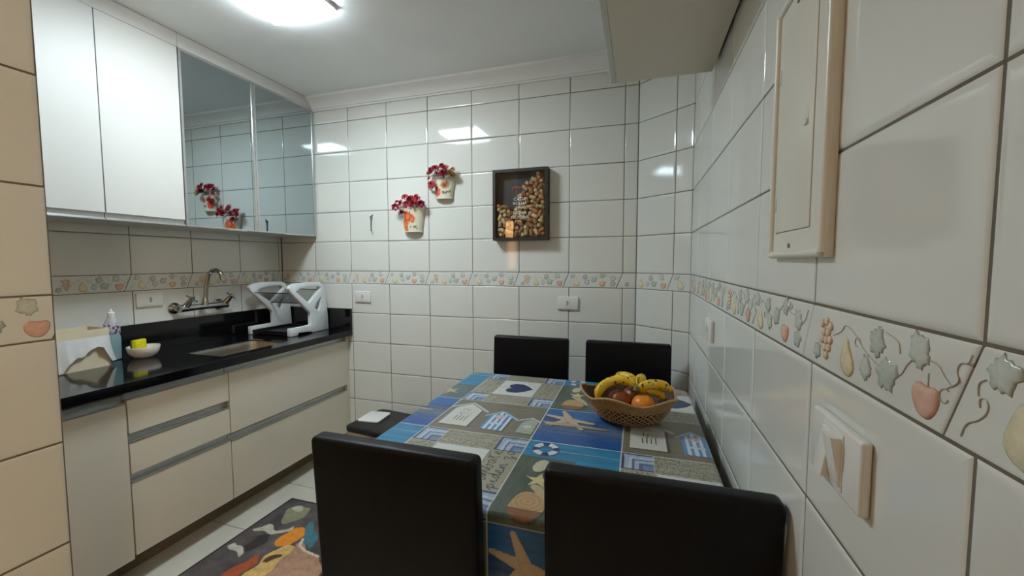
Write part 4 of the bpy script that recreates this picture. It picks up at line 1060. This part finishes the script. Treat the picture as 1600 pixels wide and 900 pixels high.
# ------------------------------------------------------------------ chairs
def make_chair(label, x, y, rz, grp='black leather dining chairs'):
    t = thing('dining_chair', label, 'chair', (x, y, 0), rz, grp)
    Mc = WM[t.name]; hw = .202
    def add(mb, name, m_, **k): mb.v = [tuple(Mc @ Vector(p)) for p in mb.v]; return mb.build(name, m_, t, **k)
    bk = MB(); vs = []
    rows = [(.375, -.200), (.60, -.212), (.80, -.224), (.908, -.230)]
    for z, yr in rows: vs += [(-hw, yr, z), (hw, yr, z), (hw, yr+.046, z), (-hw, yr+.046, z)]
    fs = [(k*4+i, k*4+(i+1) % 4, (k+1)*4+(i+1) % 4, (k+1)*4+i) for k in range(3) for i in range(4)]+[(3, 2, 1, 0), (12, 13, 14, 15)]
    bk.add(vs, fs)
    # soften only the outer edges
    o = add(bk, 'backrest', M_leather, bevel=.013, seg=4, angle=60)
    add(MB().box(-hw, -.152, .385, hw, .205, .462), 'seat', M_leather, bevel=.018, seg=3)
    for sx in (-1, 1):
        for yy in (-.180, .180):
            xx = sx*.178; lg = MB(); vs = []
            for z, h_ in ((0.001, .015), (.3745 if yy < 0 else .3845, .02)): vs += [(xx-h_, yy-h_, z), (xx+h_, yy-h_, z), (xx+h_, yy+h_, z), (xx-h_, yy+h_, z)]
            lg.add(vs, [(3, 2, 1, 0), (4, 5, 6, 7), (0, 1, 5, 4), (1, 2, 6, 5), (2, 3, 7, 6), (3, 0, 4, 7)])
            add(lg, 'leg', M_black)
    return t
make_chair('black leather dining chair nearest the camera on the left', 1.983, -1.385, 0)
make_chair('black leather dining chair nearest the camera against the right wall', 2.520, -1.370, 0)
make_chair('black leather dining chair at the far side, left one below outlet', 1.951, -.485, pi)
make_chair('black leather dining chair at the far side behind the fruit basket', 2.441, -.485, pi)

# ------------------------------------------------------------------ fruit basket
M_wick = mat('wicker', srgb(200, 162, 116), 0.6, var=.4, scale=120, bump=.3, bscale=300)
bcx, bcy, bz = 2.462, -.905, TZ+.001
t = thing('fruit_basket', 'woven wicker basket with wavy rim holding fruit on the table', 'basket', (bcx, bcy, bz))
def bask(th, f):
    """f 0 bottom .. 1 rim; oval with wavy pointed rim"""
    wav = .5+.5*math.cos(5*(th-pi)+.15)
    rx = .075+(.150-.075)*f**.62; ry = .062+(.122-.062)*f**.62
    fl = 1+.10*wav*f**4
    z = .004+.086*f**1.25+.020*(wav-.4)*f**3
    return Vector((bcx+rx*fl*math.cos(th), bcy+ry*fl*math.sin(th), bz+z))
n = 72; vs = []; lev = [0, .08, .2, .35, .5, .65, .8, .9, 1.0]
ins = MB()
for f in lev:
    for j in range(n):
        p = bask(2*pi*j/n, f); c = Vector((bcx, bcy, p.z)); vs.append(p+(c-p)*.035)
fs = [(k*n+i, k*n+(i+1) % n, (k+1)*n+(i+1) % n, (k+1)*n+i) for k in range(len(lev)-1) for i in range(n)]+[tuple(range(n))[::-1]]
ins.add(vs, fs); ins.build('liner', mat('wicker_dark', srgb(92, 60, 34), 0.7, var=.4, scale=90), t, smooth=True, angle=80, fixn=False)
weave = MB()
for k in range(8):
    f = .05+.082*k
    pts = []
    for j in range(145):
        th = 2*pi*j/144; p = bask(th, f); c = Vector((bcx, bcy, p.z)); pts.append(p+(p-c).normalized()*(.0022*(1 if (j//2+k) % 2 else -.3))+Vector((0, 0, .0028*math.sin(j*pi/2+k*pi))))
    weave.tube(pts, .0019, 5, cap=False)
o = weave.build('woven_strands', M_wick, t, smooth=True, angle=80); o['kind'] = 'stuff'
upp = MB()
for k in range(9):
    f = .68+.036*k
    upp.tube([bask(2*pi*j/72, f) for j in range(73)], .0020, 5, cap=False)
o = upp.build('rim_strands', mat('wicker_light', srgb(186, 146, 96), .6, var=.35, scale=120), t, smooth=True, angle=80); o['kind'] = 'stuff'
MB().tube([bask(2*pi*j/90, 1.0)+Vector((0, 0, .001)) for j in range(91)], .0042, 7, cap=False).build('rim', mat('wicker_rim', srgb(190, 154, 104), .6, var=.3, scale=150), t, smooth=True, angle=80)
MB().tube([bask(2*pi*j/60, .0)+Vector((0, 0, -.0005)) for j in range(61)], .0035, 6, cap=False).build('foot_ring', M_wick, t, smooth=True, angle=80)
# fruit
M_ban = bpy.data.materials.new('banana_peel'); M_ban.use_nodes = True; nt = M_ban.node_tree; bs = nt.nodes['Principled BSDF']; bs.inputs['Roughness'].default_value = .42
at = nt.nodes.new('ShaderNodeAttribute'); at.attribute_name = 'Col'; tc_ = nt.nodes.new('ShaderNodeTexCoord')
ns = nt.nodes.new('ShaderNodeTexNoise'); ns.inputs['Scale'].default_value = 85; ns.inputs['Detail'].default_value = 2; nt.links.new(tc_.outputs['Object'], ns.inputs['Vector'])
rp = nt.nodes.new('ShaderNodeValToRGB'); rp.color_ramp.elements[0].position = .60; rp.color_ramp.elements[1].position = .65; rp.color_ramp.elements[0].color = (1, 1, 1, 1); rp.color_ramp.elements[1].color = (.10, .06, .03, 1)
mx = nt.nodes.new('ShaderNodeMix'); mx.data_type = 'RGBA'; mx.blend_type = 'MULTIPLY'; mx.inputs[0].default_value = 1
nt.links.new(ns.outputs['Fac'], rp.inputs['Fac']); nt.links.new(at.outputs['Color'], mx.inputs[6]); nt.links.new(rp.outputs['Color'], mx.inputs[7]); nt.links.new(mx.outputs[2], bs.inputs['Base Color'])
YEL = srgb(226, 182, 30); YEL2 = srgb(236, 200, 60); TIP = srgb(84, 62, 26); GRN = srgb(150, 150, 60)
def cat(pts, n=16):
    P_ = [Vector(p) for p in pts]; P_ = [P_[0]*2-P_[1]]+P_+[P_[-1]*2-P_[-2]]; out = []
    m_ = len(P_)-3
    for s in range(n+1):
        u = s/n*m_; i = min(int(u), m_-1); f = u-i; a, b, c, d = P_[i:i+4]
        out.append(.5*((2*b)+(c-a)*f+(2*a-5*b+4*c-d)*f*f+(3*b-a-3*c+d)*f**3))
    return out
def banana(parent, pts, r, tipdark=True):
    path = cat(pts, 18); n = len(path); rr = []; cs = []
    for i in range(n):
        f = i/(n-1)
        k = min(1, .38+2.9*f) if f < .25 else (1 if f < .78 else max(.28, 1-(f-.78)*3.2))
        rr.append(r*k); c = GRN if f < .06 else (YEL2 if .3 < f < .6 else YEL)
        if f > .965 and tipdark: c = TIP
        cs += [c]*8
    mb = MB().tube(path, rr, 8, col=YEL); mb.c = cs
    return mb.build('banana', M_ban, parent, smooth=True, angle=75)
t = thing('banana_bunch', 'bunch of ripe spotted yellow bananas resting on the basket fruit', 'bananas', (2.48, -.94, TZ+.09))
Z = TZ
crown = (2.487, -.962, Z+.128)
banana(t, [crown, (2.462, -.945, Z+.142), (2.425, -.940, Z+.144), (2.385, -.958, Z+.130), (2.366, -.980, Z+.108), (2.366, -.990, Z+.082)], .0165)
banana(t, [crown, (2.472, -.938, Z+.148), (2.450, -.915, Z+.150), (2.430, -.880, Z+.140), (2.418, -.850, Z+.118)], .0165)
banana(t, [crown, (2.494, -.940, Z+.146), (2.500, -.912, Z+.147), (2.502, -.880, Z+.138), (2.500, -.850, Z+.115)], .0165)
banana(t, [crown, (2.508, -.955, Z+.134), (2.535, -.945, Z+.140), (2.570, -.935, Z+.135), (2.598, -.935, Z+.118)], .017)
banana(t, [crown, (2.515, -.945, Z+.122), (2.550, -.930, Z+.112), (2.578, -.940, Z+.090)], .015)
MB().tube([(2.480, -.972, Z+.120), crown, (2.496, -.950, Z+.136)], [.006, .010, .008], 8, col=srgb(112, 104, 44)).build('stem', M_ban, t, smooth=True)
def orange(name, label, cat_, c, r, colr, squash=.95):
    t = thing(name, label, cat_, (c[0], c[1], c[2]-r))
    pf = [(r*math.sin(pi*i/16)+.0002, -r*squash*math.cos(pi*i/16)*(1-.04*math.exp(-((i-16)**2)/2))) for i in range(17)]
    MB().lathe(pf, c, 28).build('peel', mat(name+'_peel', colr, .38, var=.18, scale=20, bump=.25, bscale=260), t, smooth=True, angle=80)
    MB().lathe([(.0035, 0), (.003, .002), (.0005, .0025)], (c[0], c[1], c[2]+r*squash*.985), 8).build('stem_end', mat('stem_green', srgb(110, 110, 60), .7), t, smooth=True)
orange('orange', 'bright round orange at the front of the basket', 'orange', (2.508, -.972, Z+.076), .037, srgb(246, 146, 34))
orange('ripe_fruit', 'reddish brown ripe fruit under the bananas in the basket', 'fruit', (2.432, -.952, Z+.074), .040, srgb(150, 74, 26), 1.0)
orange('ripe_fruit', 'brown ripe fruit at the back of the basket', 'fruit', (2.478, -.885, Z+.070), .040, srgb(160, 90, 34), 1.0)

# ------------------------------------------------------------------ rug
RX0, RX1, RY0, RY1 = 0.688, 1.26, -1.80, -.636
st = .003
xs = np.arange(RX0, RX1, st); yy = np.arange(RY0, RY1, st); X, Y = np.meshgrid(xs, yy)
P = np.stack([X.ravel(), Y.ravel()], 1); nz = vnoise(P*9, 1, 2); nf = vnoise(P*160, 1, 4)
col = np.tile(np.array(srgb(86, 80, 80)), (len(P), 1))*(1+.45*nz+.12*nf)[:, None]
def rb(pts, c, a=1.0):
    m_ = inpoly(P+np.stack([.006*np.sin(P[:, 1]*60), .006*np.sin(P[:, 0]*70)], 1), pts); put(col, m_, c, a)
rb([(.79, -1.01), (.79, -.937), (.837, -.89), (.862, -.95), (.845, -1.02)], (52, 42, 44))
rb(smooth_poly([(.745, -.72), (.80, -.675), (.868, -.682), (.885, -.74), (.868, -.80), (.825, -.83), (.77, -.78)], 2), (140, 142, 112))
rb(smooth_poly([(.76, -.70), (.80, -.68), (.85, -.70), (.80, -.74)], 2), (182, 182, 158))
rb(smooth_poly([(.718, -.905), (.745, -.86), (.765, -.84), (.82, -.875), (.88, -.86), (.90, -.815), (.905, -.85), (.86, -.90), (.80, -.90), (.75, -.90)], 1), (196, 194, 176))
rb([(.720, -1.024), (.728, -.992), (.832, -1.027), (.828, -1.055)], (190, 188, 172))
rb(smooth_poly([(.953, -.81), (.905, -.825), (.895, -.90), (.905, -.955), (.98, -.955), (1.0, -.88)], 1), (226, 142, 40))
rb(smooth_poly([(1.02, -.92), (.96, -.95), (.935, -1.0), (.95, -1.10), (.93, -1.25), (1.02, -1.25), (1.055, -1.10), (1.06, -.99)], 1), (222, 184, 110))
rb(smooth_poly([(.90, -1.01), (.93, -1.04), (.94, -1.13), (.90, -1.25), (.84, -1.25), (.86, -1.14)], 1), (176, 84, 40))
rb([(.96, -1.02), (1.0, -.985), (1.01, -1.0), (.975, -1.055), (.95, -1.06)], (84, 56, 36))
rb(smooth_poly([(.93, -.76), (1.0, -.80), (1.06, -.85), (1.11, -.93), (1.03, -.91), (.98, -.85)], 1), (70, 122, 134))
rb([(1.01, -.885), (1.08, -.94), (1.16, -.955), (1.25, -1.02), (1.22, -1.20), (1.10, -1.22), (1.03, -1.10)], (182, 142, 116))
m_ = polyd(P, [(1.008, -.885), (1.03, -.925), (1.08, -.945), (1.16, -.955)]) < .006; put(col, m_, (226, 206, 186))
g = inpoly(P, [(1.0, -1.12), (1.06, -1.12), (1.20, -1.30), (1.0, -1.35), (.9, -1.3)]); put(col, g & (np.sin(P[:, 0]*190)*np.sin(P[:, 1]*170) > .1), (64, 40, 30)); put(col, g & (np.sin(P[:, 0]*190)*np.sin(P[:, 1]*170) > .75), (176, 160, 140))
rb(smooth_poly([(.75, -1.5), (.95, -1.4), (1.15, -1.45), (1.1, -1.65), (.85, -1.7)], 1), (150, 104, 66))
col *= (1+.22*vnoise(P*22, 1, 6)+.12*vnoise(P*70, 1, 7))[:, None]
ed = np.minimum.reduce([P[:, 0]-RX0, RX1-P[:, 0], P[:, 1]-RY0, RY1-P[:, 1]]); put(col, ed < .010, (44, 30, 34))
V = np.concatenate([P, np.full((len(P), 1), .008)], 1)
# side skirt
nr, ncx = X.shape
bl = np.concatenate([np.arange(ncx), (np.arange(1, nr))*ncx+ncx-1, (nr-1)*ncx+np.arange(ncx-2, -1, -1), np.arange(nr-2, 0, -1)*ncx])
SV = V[bl].copy(); SV[:, 2] = .0006; SC = np.tile(np.array(srgb(40, 28, 30)), (len(bl), 1)); k = np.arange(len(bl)); k2 = (k+1) % len(bl)
SF = np.stack([bl[k2], bl[k], len(V)+k, len(V)+k2], 1)
o = attr_mesh('kitchen_rug', np.concatenate([V, SV]), np.concatenate([gridF(nr, ncx), SF]), np.clip(np.concatenate([col, SC]), 0, 1), mat('printed_rug', (1, 1, 1), .75, attr=True, var=.12, scale=300, bump=.3, bscale=500))
tag(o, 'printed kitchen runner rug with coffee cup and flower motif on floor', 'rug')
